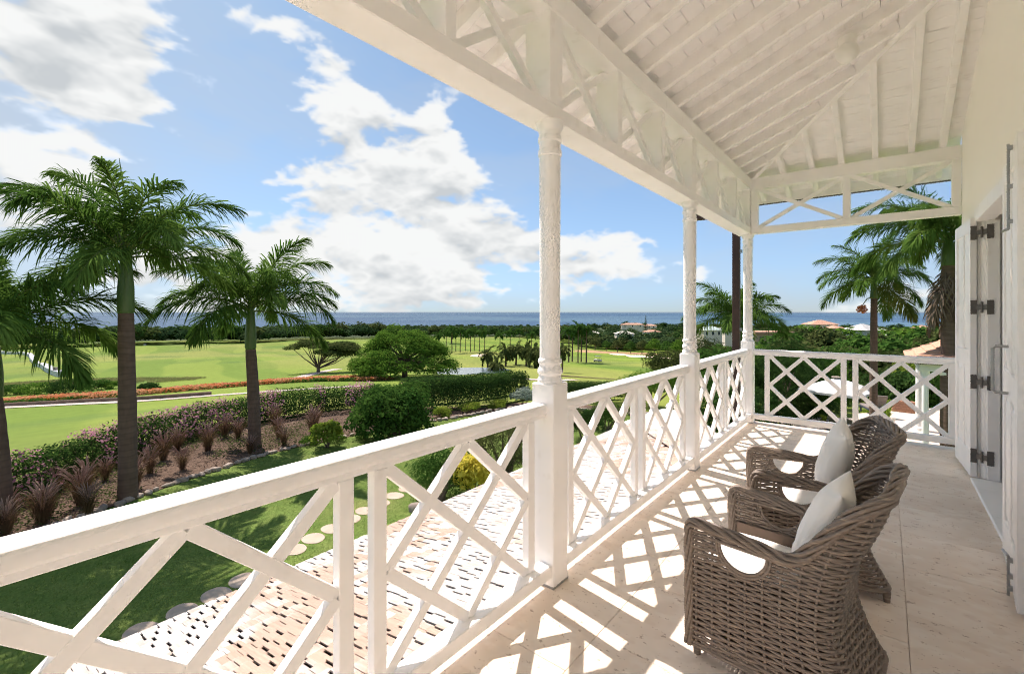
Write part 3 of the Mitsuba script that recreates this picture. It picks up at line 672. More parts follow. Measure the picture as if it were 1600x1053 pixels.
pil_label = {1: 'white square cushion leaning in the back of the nearer wicker armchair', 2: 'white square cushion standing upright in the farther wicker armchair'}
armchair('grey brown wicker armchair with white seat cushion, nearest the viewpoint', -0.675, 2.087, -5.5, (0.455, CW / 2 - 0.005, 0.605, 20, 4, 3), 1)
armchair('grey brown wicker armchair with white seat cushion, behind the nearer one', -0.585, 2.935, 14.0, (0.43, CW / 2 + 0.0, 0.625, 13, -8, -4), 2)

# ------------------------------------------------------------------ the land: a garden terrace on a hill that falls towards the sea
dC = PchipInterpolator([0, 20, 30, 44, 56, 70, 90, 150, 250, 350, 600, 1000, 1600, 2300, 2600, 3200], [4.75, 4.75, 5.5, 7.2, 8.4, 9.5, 11.2, 14.6, 18.9, 20.5, 28, 39.8, 56, 66.2, 68, 75])
dR = PchipInterpolator([0, 20, 30, 44, 56, 70, 90, 150, 250, 350, 600, 1000, 1600, 2300, 2600, 3200], [4.75, 4.75, 5.4, 6.8, 8.2, 9.8, 11.6, 15.5, 20.5, 21.5, 22.5, 33, 56, 66.2, 68, 75])
dT = PchipInterpolator([0, 15, 20, 27, 34, 42, 60, 90, 150, 250, 350, 600, 1000, 1600, 2300, 2600, 3200], [4.75, 4.75, 5.1, 7.0, 7.9, 8.4, 9.8, 12.2, 16, 20.5, 21.5, 22.5, 33, 56, 66.2, 68, 75])
sst = lambda a, b, x: (lambda t: t * t * (3 - 2 * t))(np.clip((x - a) / (b - a), 0, 1))
POND = np.array([-59.47, 62.55])      # plan position of the pond


def zt(x, y, carve=True):
    x, y = np.asarray(x, float), np.asarray(y, float); d = np.hypot(x, y); p3 = np.stack([x, y, 0 * x], -1)
    a = np.degrees(np.arctan2(x * RT[0] + y * RT[1], x * FW[0] + y * FW[1])); w = sst(2, 14, a) * (1 - sst(100, 160, a))
    z = EYE - (dC(np.clip(d, 0, 3200)) * (1 - w) + dR(np.clip(d, 0, 3200)) * w)
    w2 = sst(22, 28, a) * (1 - sst(60, 90, a)); z = z * (1 - w2) + (EYE - dT(np.clip(d, 0, 3200))) * w2
    z = z + sst(30, 90, d) * (1 - sst(600, 1500, d)) * (meshkit.fbm(p3 / 46.0, 3, 8) - 0.5) * np.clip(d / 60, 0, 2.6)
    if carve:
        e = np.hypot(((x - POND[0]) * RT[0] + (y - POND[1]) * RT[1]) / 5.6, ((x - POND[0]) * FW[0] + (y - POND[1]) * FW[1]) / 10.0); k = 1 - sst(0.85, 1.5, e)
        z = z * (1 - k) + (PZ - 0.35) * k
    return z


PZ = float(zt(POND[0], POND[1], False)) - 0.45
rr = np.concatenate([[0.5], np.linspace(3, 28, 12), np.geomspace(30, 700, 90), np.geomspace(740, 2900, 22)])
aa = np.radians(np.concatenate([np.linspace(-62, 62, 250), np.linspace(66, 294, 40)]))
m_, n_ = len(rr), len(aa)
gx_ = rr[:, None] * (np.cos(aa) * FW[0] + np.sin(aa) * RT[0]); gy_ = rr[:, None] * (np.cos(aa) * FW[1] + np.sin(aa) * RT[1])
v = np.stack([gx_, gy_, zt(gx_, gy_)], -1).reshape(-1, 3)
i, j = np.meshgrid(np.arange(m_ - 1), np.arange(n_), indexing='ij'); j2 = (j + 1) % n_
q = np.stack([i * n_ + j, i * n_ + j2, (i + 1) * n_ + j2, (i + 1) * n_ + j], -1).reshape(-1, 4)[:, ::-1]
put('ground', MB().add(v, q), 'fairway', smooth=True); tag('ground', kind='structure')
an = np.linspace(0, 2 * math.pi, 97)[:-1]
put('sea', MB().add(np.vstack([np.stack([R_ * np.cos(an), R_ * np.sin(an), 0 * an - 64.4], -1) for R_ in (1500, 45000)]), np.stack([np.arange(96), 96 + np.arange(96), 96 + (np.arange(96) + 1) % 96, (np.arange(96) + 1) % 96], -1)), 'sea'); tag('sea', kind='structure')


def sheet(name, poly, matn, lift, step, kind='structure', zf=None):
    """a sheet draped on the ground inside a plan polygon"""
    from shapely.geometry import Polygon, Point
    from shapely.prepared import prep
    P_ = Polygon(poly).buffer(0); x0, y0, x1, y1 = P_.bounds; pr_ = prep(P_)
    pts = [(x, y) for x in np.arange(x0, x1, step) for y in np.arange(y0, y1, step) if pr_.contains(Point(x, y))]
    bd = P_.buffer(-step * 0.02).exterior; k = max(8, int(bd.length / step)); pts += [bd.interpolate(t, normalized=True).coords[0] for t in np.arange(k) / k]
    pts = np.array(pts)
    from scipy.spatial import Delaunay
    t = Delaunay(pts).simplices; c = pts[t].mean(1); t = t[[pr_.contains(Point(*q)) for q in c]]
    a, b, c = pts[t[:, 0]], pts[t[:, 1]], pts[t[:, 2]]; fl = ((b - a)[:, 0] * (c - a)[:, 1] - (b - a)[:, 1] * (c - a)[:, 0]) < 0; t[fl] = t[fl][:, ::-1]
    z = (zf or zt)(pts[:, 0], pts[:, 1]) + lift
    put(name, MB().add(np.column_stack([pts, z]), t), matn, smooth=True); tag(name, kind=kind)


def strip(pts, w, step=1.0):
    """outline of a band of width w along a polyline, smoothed"""
    from shapely.geometry import LineString
    return list(LineString(smoothline(pts, step)).buffer(w / 2, cap_style=2).exterior.coords)


def smoothline(pts, step=0.5):
    p = np.array(pts, float); L = np.concatenate([[0], np.cumsum(np.linalg.norm(np.diff(p, axis=0), axis=1))]); u = np.arange(0, L[-1], step)
    return np.stack([PchipInterpolator(L, p[:, k])(u) for k in range(2)], -1)


EDGE = [(-13.4, -8), (-14.0, -3), (-14.09, 0.89), (-14.45, 2.1), (-14.93, 3.32), (-15.44, 4.67), (-15.99, 6.63), (-16.16, 7.76), (-15.89, 10.35), (-15.34, 13.32), (-14.9, 15.76), (-14.23, 18.33), (-13.2, 19.3), (-11.68, 19.79), (-10.37, 19.92), (-8.6, 21.0)]
HEDGE = [(-16.6, -8), (-16.7, -2), (-16.9, 0.8), (-17.9, 2.1), (-19.6, 4.1), (-20.7, 6.3), (-21.6, 8.9), (-21.6, 11.5), (-20.6, 13.4), (-19.0, 14.9)]
BOX = [(-18.6, 14.6), (-16.9, 16.4), (-16.2, 18.2), (-15.8, 20.4)]
sheet('lawn', [(-1.9, -12), (-1.9, 21.5)] + EDGE[::-1] + [(-12.8, -12)], 'lawn', 0.012, 0.8)
sheet('garden_bed', EDGE[:-1] + [(-9.5, 22.2), (-13.6, 22.4), (-16.2, 21.2), (-17.6, 17.2), (-20.4, 15.6), (-22.6, 13.5), (-22.9, 9), (-21.6, 5), (-19, 1.5), (-18, -2), (-17.8, -8)], 'soil', 0.02, 0.6)

# ------------------------------------------------------------------ plants: leaf clouds, palms, grasses


def rng_(s): return np.random.default_rng(s)


def leaves(pos, nrm, size, r, aspect=0.42, fold=0.15, up=0.3):
    """rhombic leaves at pos, their planes loosely facing nrm"""
    n = len(pos); size = np.broadcast_to(size, (n,)) * r.uniform(0.7, 1.3, n)
    N = nrm + r.normal(0, 0.55, (n, 3)) + [0, 0, up]; N /= np.linalg.norm(N, axis=1, keepdims=True)
    A = np.cross(N, r.normal(0, 1, (n, 3))); A /= np.linalg.norm(A, axis=1, keepdims=True); B = np.cross(N, A)
    h = size[:, None] / 2
    v = np.stack([pos - A * h, pos + B * h * aspect + N * h * fold, pos + A * h, pos - B * h * aspect + N * h * fold], 1).reshape(-1, 3)
    k = np.arange(n)[:, None] * 4
    return v, np.vstack([k + [0, 1, 2], k + [0, 2, 3]])


def cloud(blobs, n, size, seed, inner=0.62, aspect=0.42, up=0.3, low=-0.55):
    """leaves in the outer shells of ellipsoids (cx, cy, cz, rx, ry, rz)"""
    r = rng_(seed); b = np.array(blobs, float); wgt = (b[:, 3] * b[:, 4] + b[:, 3] * b[:, 5] + b[:, 4] * b[:, 5]); k = r.choice(len(b), n, p=wgt / wgt.sum())
    d = r.normal(0, 1, (n, 3)); d /= np.linalg.norm(d, axis=1, keepdims=True); lo = d[:, 2] < low; d[lo, 2] *= -1
    rad = r.uniform(inner ** 2, 1.05, n) ** 0.5
    rad *= 0.74 + 0.5 * meshkit.noise(d * 3.4 + k[:, None] * 1.7, seed)
    return leaves(b[k, :3] + d * b[k, 3:] * rad[:, None], d, size, r, aspect, 0.15, up)


def branches(trunk, targets, r0, seed, n=6):
    """a trunk polyline and limbs from its upper part to the targets"""
    r = rng_(seed); t = np.array(trunk, float); m = MB(); m.tube(t, np.linspace(r0, r0 * 0.6, len(t)), 9)
    for g in targets:
        a = t[r.integers(max(1, len(t) // 2), len(t))]; g = np.array(g, float); mid = (a + g) / 2 + r.normal(0, 0.06, 3) * np.linalg.norm(g - a)
        q = np.array([a, (a + mid) / 2 + [0, 0, 0.02], mid, (mid + g) / 2, g]); m.tube(q, np.linspace(r0 * 0.42, r0 * 0.10, 5), n)
    return m


def frond(L, th0, droop, nl, ll, lw, seed, plum=0.5, hang=0.5):
    """a pinnate palm frond growing along +x from the origin; returns (leaflets, rachis)"""
    r = rng_(seed); n = 22; s = np.linspace(0, 1, n); th = math.radians(th0) - math.radians(droop) * s ** 1.35
    side = r.normal(0, 0.10) * s ** 2 * L
    d = np.stack([np.cos(th), 0 * th, np.sin(th)], -1); p = np.vstack([[0, 0, 0], np.cumsum(d[:-1] * L / (n - 1), axis=0)]); p[:, 1] += side
    R = MB().tube(p, np.linspace(0.030, 0.005, n) * (L / 3), 5)
    u = np.repeat(np.linspace(0.13, 0.995, nl), 2) + r.normal(0, 0.003, 2 * nl); u = np.clip(u, 0.1, 1); sg = np.tile([1, -1], nl)
    P = np.stack([np.interp(u, s, p[:, k]) for k in range(3)], -1); D = np.stack([np.interp(u, s, d[:, k]) for k in range(3)], -1); D /= np.linalg.norm(D, axis=1, keepdims=True)
    side_ = np.array([0, 1.0, 0]); upv = np.cross(D, np.broadcast_to(side_, D.shape)); upv *= np.sign(upv[:, 2:] + 1e-9)
    fw = np.radians(np.interp(u, [0, 0.5, 1], [62, 48, 18]) + r.normal(0, 6, 2 * nl)); roll = r.normal(0, plum, 2 * nl) + 0.18
    lat = side_ * (sg * np.cos(roll))[:, None] + upv * np.sin(roll)[:, None]
    dr_ = D * np.cos(fw)[:, None] + lat * np.sin(fw)[:, None]
    ln = ll * np.interp(u, [0.1, 0.25, 0.6, 0.9, 1], [0.55, 0.95, 1.0, 0.6, 0.3]) * r.uniform(0.85, 1.1, 2 * nl)
    g = np.array([0, 0, -1.0]); hg = hang * r.uniform(0.6, 1.3, 2 * nl)
    m1 = P + dr_ * (ln * 0.45)[:, None] + g * (ln * 0.10 * hg)[:, None]; m2 = P + dr_ * (ln * 0.78)[:, None] + g * (ln * 0.34 * hg)[:, None]; t = P + dr_ * (ln * 0.95)[:, None] + g * (ln * 0.68 * hg)[:, None]
    wv = np.cross(dr_, upv + r.normal(0, 0.3, upv.shape)); wv /= np.linalg.norm(wv, axis=1, keepdims=True) + 1e-9; w = lw / 2
    v = np.stack([P - wv * w * 0.5, P + wv * w * 0.5, m1 - wv * w, m1 + wv * w, m2 - wv * w * 0.75, m2 + wv * w * 0.75, t], 1).reshape(-1, 3)
    k = np.arange(2 * nl)[:, None] * 7
    f = np.vstack([k + a for a in ([0, 1, 3], [0, 3, 2], [2, 3, 5], [2, 5, 4], [4, 5, 6])])
    return MB().add(v, f), R


# fronds of royal palms, one set of meshes for all of them (length 3 m): steep, high, level, low, hanging
FR = []
for k, (th, dp) in enumerate([(78, 34), (66, 60), (60, 74), (52, 76), (44, 84), (34, 80), (25, 86), (14, 80), (0, 74), (-18, 58)]):
    lf, ra = frond(3.0, th, dp, 130, 0.80, 0.040, 40 + k, 0.55, 0.62); FR.append((shape(lf, 'leaf_palm'), shape(ra, 'rachis', 1, True)))
FD = []
for k, (th, dp) in enumerate([(70, 60), (48, 90), (25, 95), (2, 85), (-25, 60), (-55, 30)]):        # light version for palms far off
    lf, ra = frond(3.0, th, dp, 40, 0.95, 0.16, 90 + k); FD.append((shape(lf, 'leaf_palm'), shape(ra, 'rachis', 1, True)))


def palm(label, x, y, z0, ztop, r, scl, seed, lean=(0, 0), counts=((1, 2), (2, 3), (3, 3), (4, 3), (5, 3), (6, 3), (7, 2), (8, 1)), shaft=1.25, leaf='leaf_palm', spear=1.6, group=None, dead=0):
    """a royal palm: ringed trunk, green crownshaft, fronds, spear"""
    q = rng_(seed); t = thing('royal_palm', label, 'palm tree', group); H_ = ztop - z0
    zz = np.linspace(0, 1, 26); rad = r * (1.0 + 0.42 * np.exp(-zz * H_ / 0.28) + 0.06 * np.sin(zz * 5)); rad *= np.where(zz > 0.9, 1 - 0.8 * (zz - 0.9), 1)
    pts = np.stack([x + lean[0] * zz ** 2, y + lean[1] * zz ** 2, z0 - 0.1 + (H_ + 0.1) * zz], -1); rad = rad * (1 + 0.012 * q.normal(0, 1, 26))
    put('trunk', MB().tube(pts, rad, 22), 'palm_trunk', t, smooth=50)
    bx, by = x + lean[0], y + lean[1]
    put('crownshaft', MB().lathe([(r * 0.80, 0), (r * 0.98, 0.1), (r * 0.95, 0.4 * shaft), (r * 0.68, 0.8 * shaft), (r * 0.40, shaft), (r * 0.22, shaft * 1.15), (0, shaft * 1.18)], (bx, by, ztop - 0.02), 20), 'crownshaft', t, smooth=60)
    az = q.uniform(0, 360)
    for k, c in counts:
        for _ in range(c):
            az += 137.5 + q.normal(0, 9); s = scl * q.uniform(0.88, 1.08); lv, ra = FR[k]
            hz = ztop + shaft * np.interp(k, [0, 9], [1.08, 0.80]); W_ = M4(bx + 0.05 * math.cos(math.radians(az)), by + 0.05 * math.sin(math.radians(az)), hz, az, s, q.normal(0, 8))
            fk = place('frond', lv, W_, t, 'leaf_palm_yellow' if (k >= 8 and q.random() < 0.35) else leaf); place('rachis', ra, W_, fk)
    if spear: put('spear_leaf', MB().tube([[bx, by, ztop + shaft], [bx + 0.02, by - 0.03, ztop + shaft + spear * 0.6], [bx - 0.04 * spear, by - 0.05 * spear, ztop + shaft + spear]], [0.045, 0.03, 0.006], 7), 'rachis', t, smooth=True)
    for k in range(dead):
        a_ = q.uniform(0, 360); lf, ra = frond(2.6 * q.uniform(0.7, 1.1), -70, 18, 46, 0.5, 0.05, seed * 7 + k, 0.9, 0.9)
        put('dead_frond', lf, 'dead_leaf', t); scene[list(scene)[-1]]['to_world'] = M4(bx, by, ztop + 0.05, a_, 1.0)
    return t


palm('tall royal palm with a brown ringed trunk, tallest of the three on the left', -15.02, 3.14, -3.12, 1.62, 0.185, 0.98, 5, lean=(-0.1, -0.02), spear=2.3, shaft=1.65)
palm('royal palm farther right of the tallest one, its trunk green near the crown', -17.23, 7.1, -3.12, 0.36, 0.185, 1.0, 9, lean=(-0.08, -0.1), spear=1.0, shaft=1.6)
palm('royal palm cut by the left edge of the view, its trunk mostly hidden', -15.45, 0.98, -3.12, -0.28, 0.19, 1.0, 14, lean=(-0.1, -0.12), spear=1.9, shaft=1.5, counts=((1, 2), (2, 2), (3, 2), (4, 2), (5, 2), (6, 2), (7, 1)))
palm('slender royal palm beyond the far balustrade, with arching fronds and an upright spear', -0.43, 27.84, -6.0, 2.3, 0.15, 0.84, 21, counts=((0, 1), (1, 1), (2, 2), (3, 3), (4, 3), (5, 3), (6, 3), (7, 2), (8, 2), (9, 2)), spear=2.1, shaft=1.0, lean=(0.02, 0.05))
put('fruit_stalk', MB().tube([[-0.45, 27.82, 2.36], [-0.66, 27.66, 2.30], [-0.85, 27.5, 1.95]], [0.03, 0.025, 0.015], 6), 'rachis', 'royal_palm_003')
fk = put('fruit_cluster', MB().add(*cloud([(-0.85, 27.5, 1.75, 0.22, 0.22, 0.26)], 260, 0.08, 7, 0.3, 0.9)), 'flower_orange', 'royal_palm_003'); labels[fk] = {'label': 'orange fruit cluster hanging below the fronds'}
palm('bushy palm behind the dark timber post, with olive green fronds', -5.6, 24.5, -4.5, 0.45, 0.17, 0.86, 27, counts=((1, 2), (2, 3), (3, 3), (4, 3), (5, 3), (6, 3), (7, 2), (8, 1)), spear=0, shaft=0.9)
palm('big palm with hanging dead fronds, right beside the far house corner', 1.70, 21.9, -4.5, 3.25, 0.21, 0.98, 33, counts=((1, 2), (2, 3), (3, 3), (4, 3), (5, 3), (6, 3), (7, 3), (8, 2), (9, 1)), spear=0, shaft=1.0, leaf='leaf_palm', dead=7)


def fountain_grass(seed):
    r = rng_(seed); A, B = MB(), MB()

    def blade(mb, n, h0, h1, w, spread):
        az = r.uniform(0, 2 * math.pi, n); h = r.uniform(h0, h1, n); out = spread * r.uniform(0.2, 1.0, n) * h; d = np.stack([np.cos(az), np.sin(az), 0 * az], -1); sd = np.stack([-np.sin(az), np.cos(az), 0 * az], -1)
        b = d * r.uniform(0, 0.12, n)[:, None]; v = []
        for k, (u, zz, ww) in enumerate(((0, 0, 0.6), (0.25, 0.5, 1.0), (0.62, 0.86, 0.7), (1.0, 0.98, 0.08))):
            c = b + d * (out * u)[:, None] + np.array([0, 0, 1.0]) * (h * zz)[:, None]; v += [c - sd * w * ww / 2, c + sd * w * ww / 2]
        v = np.stack(v, 1).reshape(-1, 3); k = np.arange(n)[:, None] * 8
        mb.add(v, np.vstack([k + q for q in ([0, 1, 3], [0, 3, 2], [2, 3, 5], [2, 5, 4], [4, 5, 7], [4, 7, 6])]))
    blade(A, 230, 0.45, 0.85, 0.011, 0.7)
    n = 34; az = r.uniform(0, 2 * math.pi, n); h = r.uniform(0.75, 1.08, n); o = h * r.uniform(0.1, 0.5, n)
    for k in range(n):
        d = np.array([math.cos(az[k]), math.sin(az[k]), 0]); p = np.array([d * o[k] * u + np.array([0, 0, h[k] * zz]) for u, zz in ((0.1, 0.4), (0.45, 0.74), (0.65, 0.86), (0.85, 0.95), (1.08, 1.0))])
        B.tube(p, [0.002, 0.004, 0.013, 0.013, 0.003], 5)
    return A, B


FG = [tuple(shape(m, k) for m, k in zip(fountain_grass(60 + i), ('grass_red', 'plume'))) for i in range(3)]
gspots = [(-15.75, 1.14, 'against the leftmost palm trunk'), (-14.72, 1.56, ''), (-14.5, 2.3, ''), (-16.6, 2.6, ''), (-15.7, 3.43, 'right of the tallest palm trunk'), (-16.89, 4.05, ''), (-18.03, 4.66, ''), (-16.48, 4.74, ''), (-18.08, 5.94, ''), (-16.62, 6.7, 'left of the second palm trunk'), (-17.9, 8.24, ''), (-16.75, 7.9, 'right of the second palm trunk'), (-19.7, 4.9, ''), (-16.87, 2.0, ''), (-15.2, 0.4, ''), (-16.2, 0.2, '')]
gspots += [(-14.6, 1.0, ''), (-17.2, 3.1, ''), (-18.9, 5.3, ''), (-18.9, 7.2, ''), (-15.1, 1.7, ''), (-15.4, 2.3, ''), (-19.6, 7.0, ''), (-19.9, 9.0, ''), (-18.8, 10.2, ''), (-17.6, 9.4, '')]
ORD += ['twenty first', 'twenty second', 'twenty third', 'twenty fourth', 'twenty fifth', 'twenty sixth', 'twenty seventh', 'twenty eighth', 'twenty ninth', 'thirtieth', 'thirty first', 'thirty second', 'thirty third', 'thirty fourth', 'thirty fifth']
gspots.sort(key=lambda q: (RT[0] * q[0] + RT[1] * q[1]) / (FW[0] * q[0] + FW[1] * q[1]))
for k, (x, y, w_) in enumerate(gspots):
    t = thing('fountain_grass', f'{ORD[k]} clump of reddish fountain grass from the left' + (', ' + w_ if w_ else ''), 'ornamental grass', 'fountain grass clumps in the bed')
    W_ = M4(x, y, -3.08, k * 77.0, 0.62 + 0.36 * ((k * 37) % 10) / 10); place('blades', FG[k % 3][0], W_, t); place('plumes', FG[k % 3][1], W_, t)

# flowering hedge along the bed, clipped box hedge, shrubs
r = rng_(77)


def along(pts, n, r):
    p = smoothline(pts, 0.1); i = r.integers(0, len(p) - 1, n); f = r.random(n)[:, None]; d = p[i + 1] - p[i]; d /= np.linalg.norm(d, axis=1, keepdims=True)
    return p[i] * (1 - f) + p[i + 1] * f, np.stack([-d[:, 1], d[:, 0]], -1), i / len(p)


def hedge(key, pts, n, w, h, size, matn, seed, rough=0.16, square=False, z0=-3.1, part='foliage', nz=0.0):
    r = rng_(seed); c, nn, u = along(pts, n, r)
    ph = r.uniform(-0.15, math.pi + 0.15, n); e = 0.45 if square else 0.85
    cx, sx = np.cos(ph), np.sin(ph); cx = np.sign(cx) * abs(cx) ** e; sx = np.sign(sx) * abs(sx) ** e
    lump = 1 + rough * (meshkit.fbm(np.stack([c[:, 0] * 0.9, c[:, 1] * 0.9, ph], -1), 3, seed) - 0.5) * 2; dp = r.uniform(0.72, 1.04, n)
    off = nn * (cx * w / 2 * lump * dp)[:, None]; z = z0 + np.maximum(sx * h * lump * dp, 0.03) + nz
    N = np.column_stack([nn * cx[:, None], sx]); v, f = leaves(np.column_stack([c + off, z]), N, size, r, 0.6)
    return put(part, MB().add(v, f), matn, key)


t = thing('flowering_hedge', 'long loose hedge with pink blossoms dividing the planting bed from the golf lawn', 'hedge')
hedge(t, HEDGE, 46000, 1.5, 1.05, 0.085, 'leaf_dark', 1, 0.38); hedge(t, HEDGE, 14000, 1.56, 1.1, 0.085, 'leaf_mid', 2, 0.42, part='young_leaves')
c, nn, u = along(HEDGE, 9000, r); dens = meshkit.fbm(np.column_stack([c * 0.55, 0 * u]), 3, 5); kp = dens > 0.40; c, nn = c[kp], nn[kp]; n = len(c)
ph = r.uniform(0.35, math.pi - 0.2, n); z = -3.1 + np.sin(ph) * 1.12 * (0.9 + 0.25 * r.random(n)); off = nn * (np.cos(ph) * 0.78)[:, None]
put('blossoms', MB().add(*leaves(np.column_stack([c + off, z]), np.column_stack([nn * np.cos(ph)[:, None], np.sin(ph)]), 0.082, r, 0.8)), 'bract_pink', t)
sm = MB()
for k in range(70):
    c1, _, _ = along(HEDGE, 1, r); a_ = np.array([c1[0, 0] + r.normal(0, 0.3), c1[0, 1] + r.normal(0, 0.3), -3.1]); sm.tube([a_, a_ + [r.normal(0, .1), r.normal(0, .1), 0.5], a_ + [r.normal(0, .25), r.normal(0, .25), 0.95]], [0.02, 0.013, 0.006], 5)
put('stems', sm, 'bark', t)
t = thing('box_hedge', 'dark clipped hedge with a flat top, right of the flowering hedge', 'hedge')
hedge(t, BOX, 26000, 1.7, 1.5, 0.09, 'leaf_dark', 3, 0.07, True); hedge(t, BOX, 5000, 1.75, 1.54, 0.09, 'leaf_mid', 4, 0.10, True, part='young_leaves')
put('stems', MB().tube([[-17.6, 15.6, -3.1], [-17.5, 15.7, -2.0]], 0.05, 6), 'bark', t)
t = thing('box_hedge', 'low dark clipped hedge beside the lawn, seen right of the middle column', 'hedge')
hedge(t, [(-15.2, 22.3), (-13.0, 23.9), (-10.6, 25.6)], 12000, 1.4, 0.95, 0.09, 'leaf_dark', 6, 0.06, True, z0=-3.3)


def shrub(label, x, y, rad, h, n, size, leafm, seed, name='shrub', cat='shrub', stems=5, z0=-3.1, asp=0.42, blobs=7, group=None, base=0.25):
    r = rng_(seed); t = thing(name, label, cat, group); B_ = [(x, y, z0 + h * 0.62, rad * 0.8, rad * 0.8, h * 0.36)]
    for k in range(blobs):
        a_ = 2 * math.pi * k / blobs + r.uniform(-0.4, 0.4); q = r.uniform(0.35, 0.72) * rad; zz = z0 + h * r.uniform(base + 0.12, 0.78); B_.append((x + q * math.cos(a_), y + q * math.sin(a_), zz, rad * r.uniform(0.32, 0.5), rad * r.uniform(0.32, 0.5), h * r.uniform(0.18, 0.28)))
    put('foliage', MB().add(*cloud(B_, n, size, seed, 0.55, asp)), leafm, t)
    m = MB()
    for k in range(stems):
        b = B_[1 + k % blobs]; m.tube([[x + r.normal(0, 0.08) * rad, y + r.normal(0, 0.08) * rad, z0 - 0.05], [(x + b[0]) / 2, (y + b[1]) / 2, z0 + h * 0.3], [b[0], b[1], b[2]]], [0.03 * h, 0.022 * h, 0.008 * h], 6)
    put('stems', m, 'bark', t)
    return t


shrub('big glossy green shrub on several stems, right in front of the flowering hedge', -14.3, 10.9, 1.75, 2.05, 7000, 0.19, 'leaf_bright', 11, stems=9, blobs=13, base=-0.05)
scene['shrub__foliage']['bsdf'] = {'type': 'ref', 'id': 'mat_leaf_mid'}
shrub('small yellow green shrub left of the big glossy shrub', -15.3, 8.7, 0.62, 0.95, 1100, 0.16, 'leaf_lime', 12)
shrub('pale green shrub behind the big glossy shrub', -16.9, 12.3, 0.9, 1.5, 2500, 0.15, 'leaf_bright', 13)
shrub('bright yellow croton bush against the edge of the shingle roof', -7.95, 8.35, 0.62, 1.3, 2200, 0.13, 'leaf_yellow', 14)
shrub('dense fine leaved bush below the balustrade, left of the yellow croton', -8.75, 8.0, 0.95, 1.5, 9000, 0.06, 'leaf_mid', 15, blobs=10, base=0.0)
shrub('twiggy olive green bush just right of the yellow croton', -8.7, 10.4, 1.25, 1.75, 9000, 0.065, 'leaf_olive', 16, blobs=10, base=0.1, stems=26)
shrub('fine leaved bush beside the middle column, behind the twiggy one', -9.0, 12.6, 1.1, 1.6, 7000, 0.065, 'leaf_olive', 17, blobs=9, base=0.05, stems=12)
shrub('silvery grey shrub in front of the clipped hedge', -14.55, 19.2, 0.8, 0.85, 1900, 0.13, 'leaf_silver', 18)
shrub('dark strappy shrub past the middle column at the roof edge', -8.7, 15.2, 0.8, 1.2, 1600, 0.20, 'leaf_dark', 19, asp=0.15)
shrub('blue green strappy shrub farther along the roof edge', -8.8, 17.2, 0.9, 1.15, 1600, 0.22, 'leaf_mid', 20, asp=0.13)
shrub('broad bright green bush on the far side of the side lawn', -9.6, 24.0, 2.0, 1.9, 5200, 0.14, 'leaf_bright', 21, base=0.0, z0=-3.3)
shrub('rounded green bush next to the broad bright one', -6.6, 25.5, 1.8, 2.0, 5000, 0.13, 'leaf_mid', 22, base=0.0, z0=-3.3)
for k, (x, y, rad, lab) in enumerate([(-15.75, 14.6, 0.55, 'left'), (-15.5, 16.2, 0.6, 'middle'), (-15.0, 17.6, 0.55, 'right')]):
    shrub(f'{lab} mound of yellow green ground cover along the stone edging', x, y, rad, 0.45, 1500, 0.09, 'leaf_lime', 30 + k, 'ground_cover', 'ground cover', 3, base=0.0)
for k, (x, y) in enumerate([(-15.7, 9.3), (-16.1, 8.5), (-15.2, 10.1)]):
    shrub(['small low green tuft on the soil by the stone edging, nearest the yellow green shrub', 'second small low green tuft on the soil, near the second palm', 'third small low green tuft, at the foot of the big glossy shrub'][k], x, y, 0.38, 0.35, 700, 0.10, 'leaf_bright', 36 + k, 'low_plant', 'plant', 3, base=0.0, asp=0.2)

# edging stones, stepping stones, turf
p = smoothline(EDGE, 0.24); r = rng_(5)
e = thing('stone_edging', 'row of rough pale stones edging the planting bed', 'edging'); vs = []
for k in range(4):
    ico = trimesh.creation.icosphere(2, 1.0); vv = np.array(ico.vertices); vv *= (0.8 + 0.5 * meshkit.noise(vv * 1.6 + k * 5, k))[:, None]; vs.append(shape(MB().add(vv, ico.faces), 'stone', 1, 40))
for k, q in enumerate(p[:190]): place('stone', vs[k % 4], M4(q[0] + r.normal(0, 0.04), q[1] + r.normal(0, 0.04), -3.05, r.uniform(0, 360), (r.uniform(0.09, 0.16), r.uniform(0.06, 0.10), r.uniform(0.05, 0.09))), e)
k = thing('boulder', 'pale grey boulder at the roof edge below the balustrade', 'rock')
scene[k] = {**vs[1], 'to_world': M4(-8.75, 7.25, -3.05, 40, (0.17, 0.14, 0.15))}
spot = [(-8.62, 1.95), (-8.68, 2.50), (-8.75, 3.0), (-8.86, 3.46), (-9.0, 3.95), (-9.22, 4.55), (-9.35, 5.02), (-9.46, 5.5), (-9.58, 6.02), (-9.68, 6.5), (-9.79, 7.0), (-9.9, 7.5), (-10.02, 8.0)]
for k, (x, y) in enumerate(spot):
    a_ = np.linspace(0, 2 * math.pi, 19)[:-1]; rr_ = 0.25 * (1 + 0.16 * meshkit.noise(np.stack([np.cos(a_) * 1.5 + k * 3, np.sin(a_) * 1.5, 0 * a_], -1), 2)); poly = np.stack([rr_ * np.cos(a_) * 0.95, rr_ * np.sin(a_) * 0.85], -1)
    key = put('stepping_stone', MB().prism(poly * [1.0, 0.95], -3.12, -3.078, c=(x, y, 0)), 'paver'); tag(key, f'{ORD[k]} flat pale stepping stone from the left, in the lawn along the shingle roof', 'stepping stone', 'stepping stones across the lawn')
r = rng_(8); n = 120000; x = r.uniform(-16.2, -7.5, n); y = r.uniform(-1.5, 20, n); pe = np.array(EDGE); kp = x > np.interp(y, pe[:13, 1], pe[:13, 0]) + 0.2
for sx_, sy_ in spot: kp &= np.hypot(x - sx_, y - sy_) > 0.25
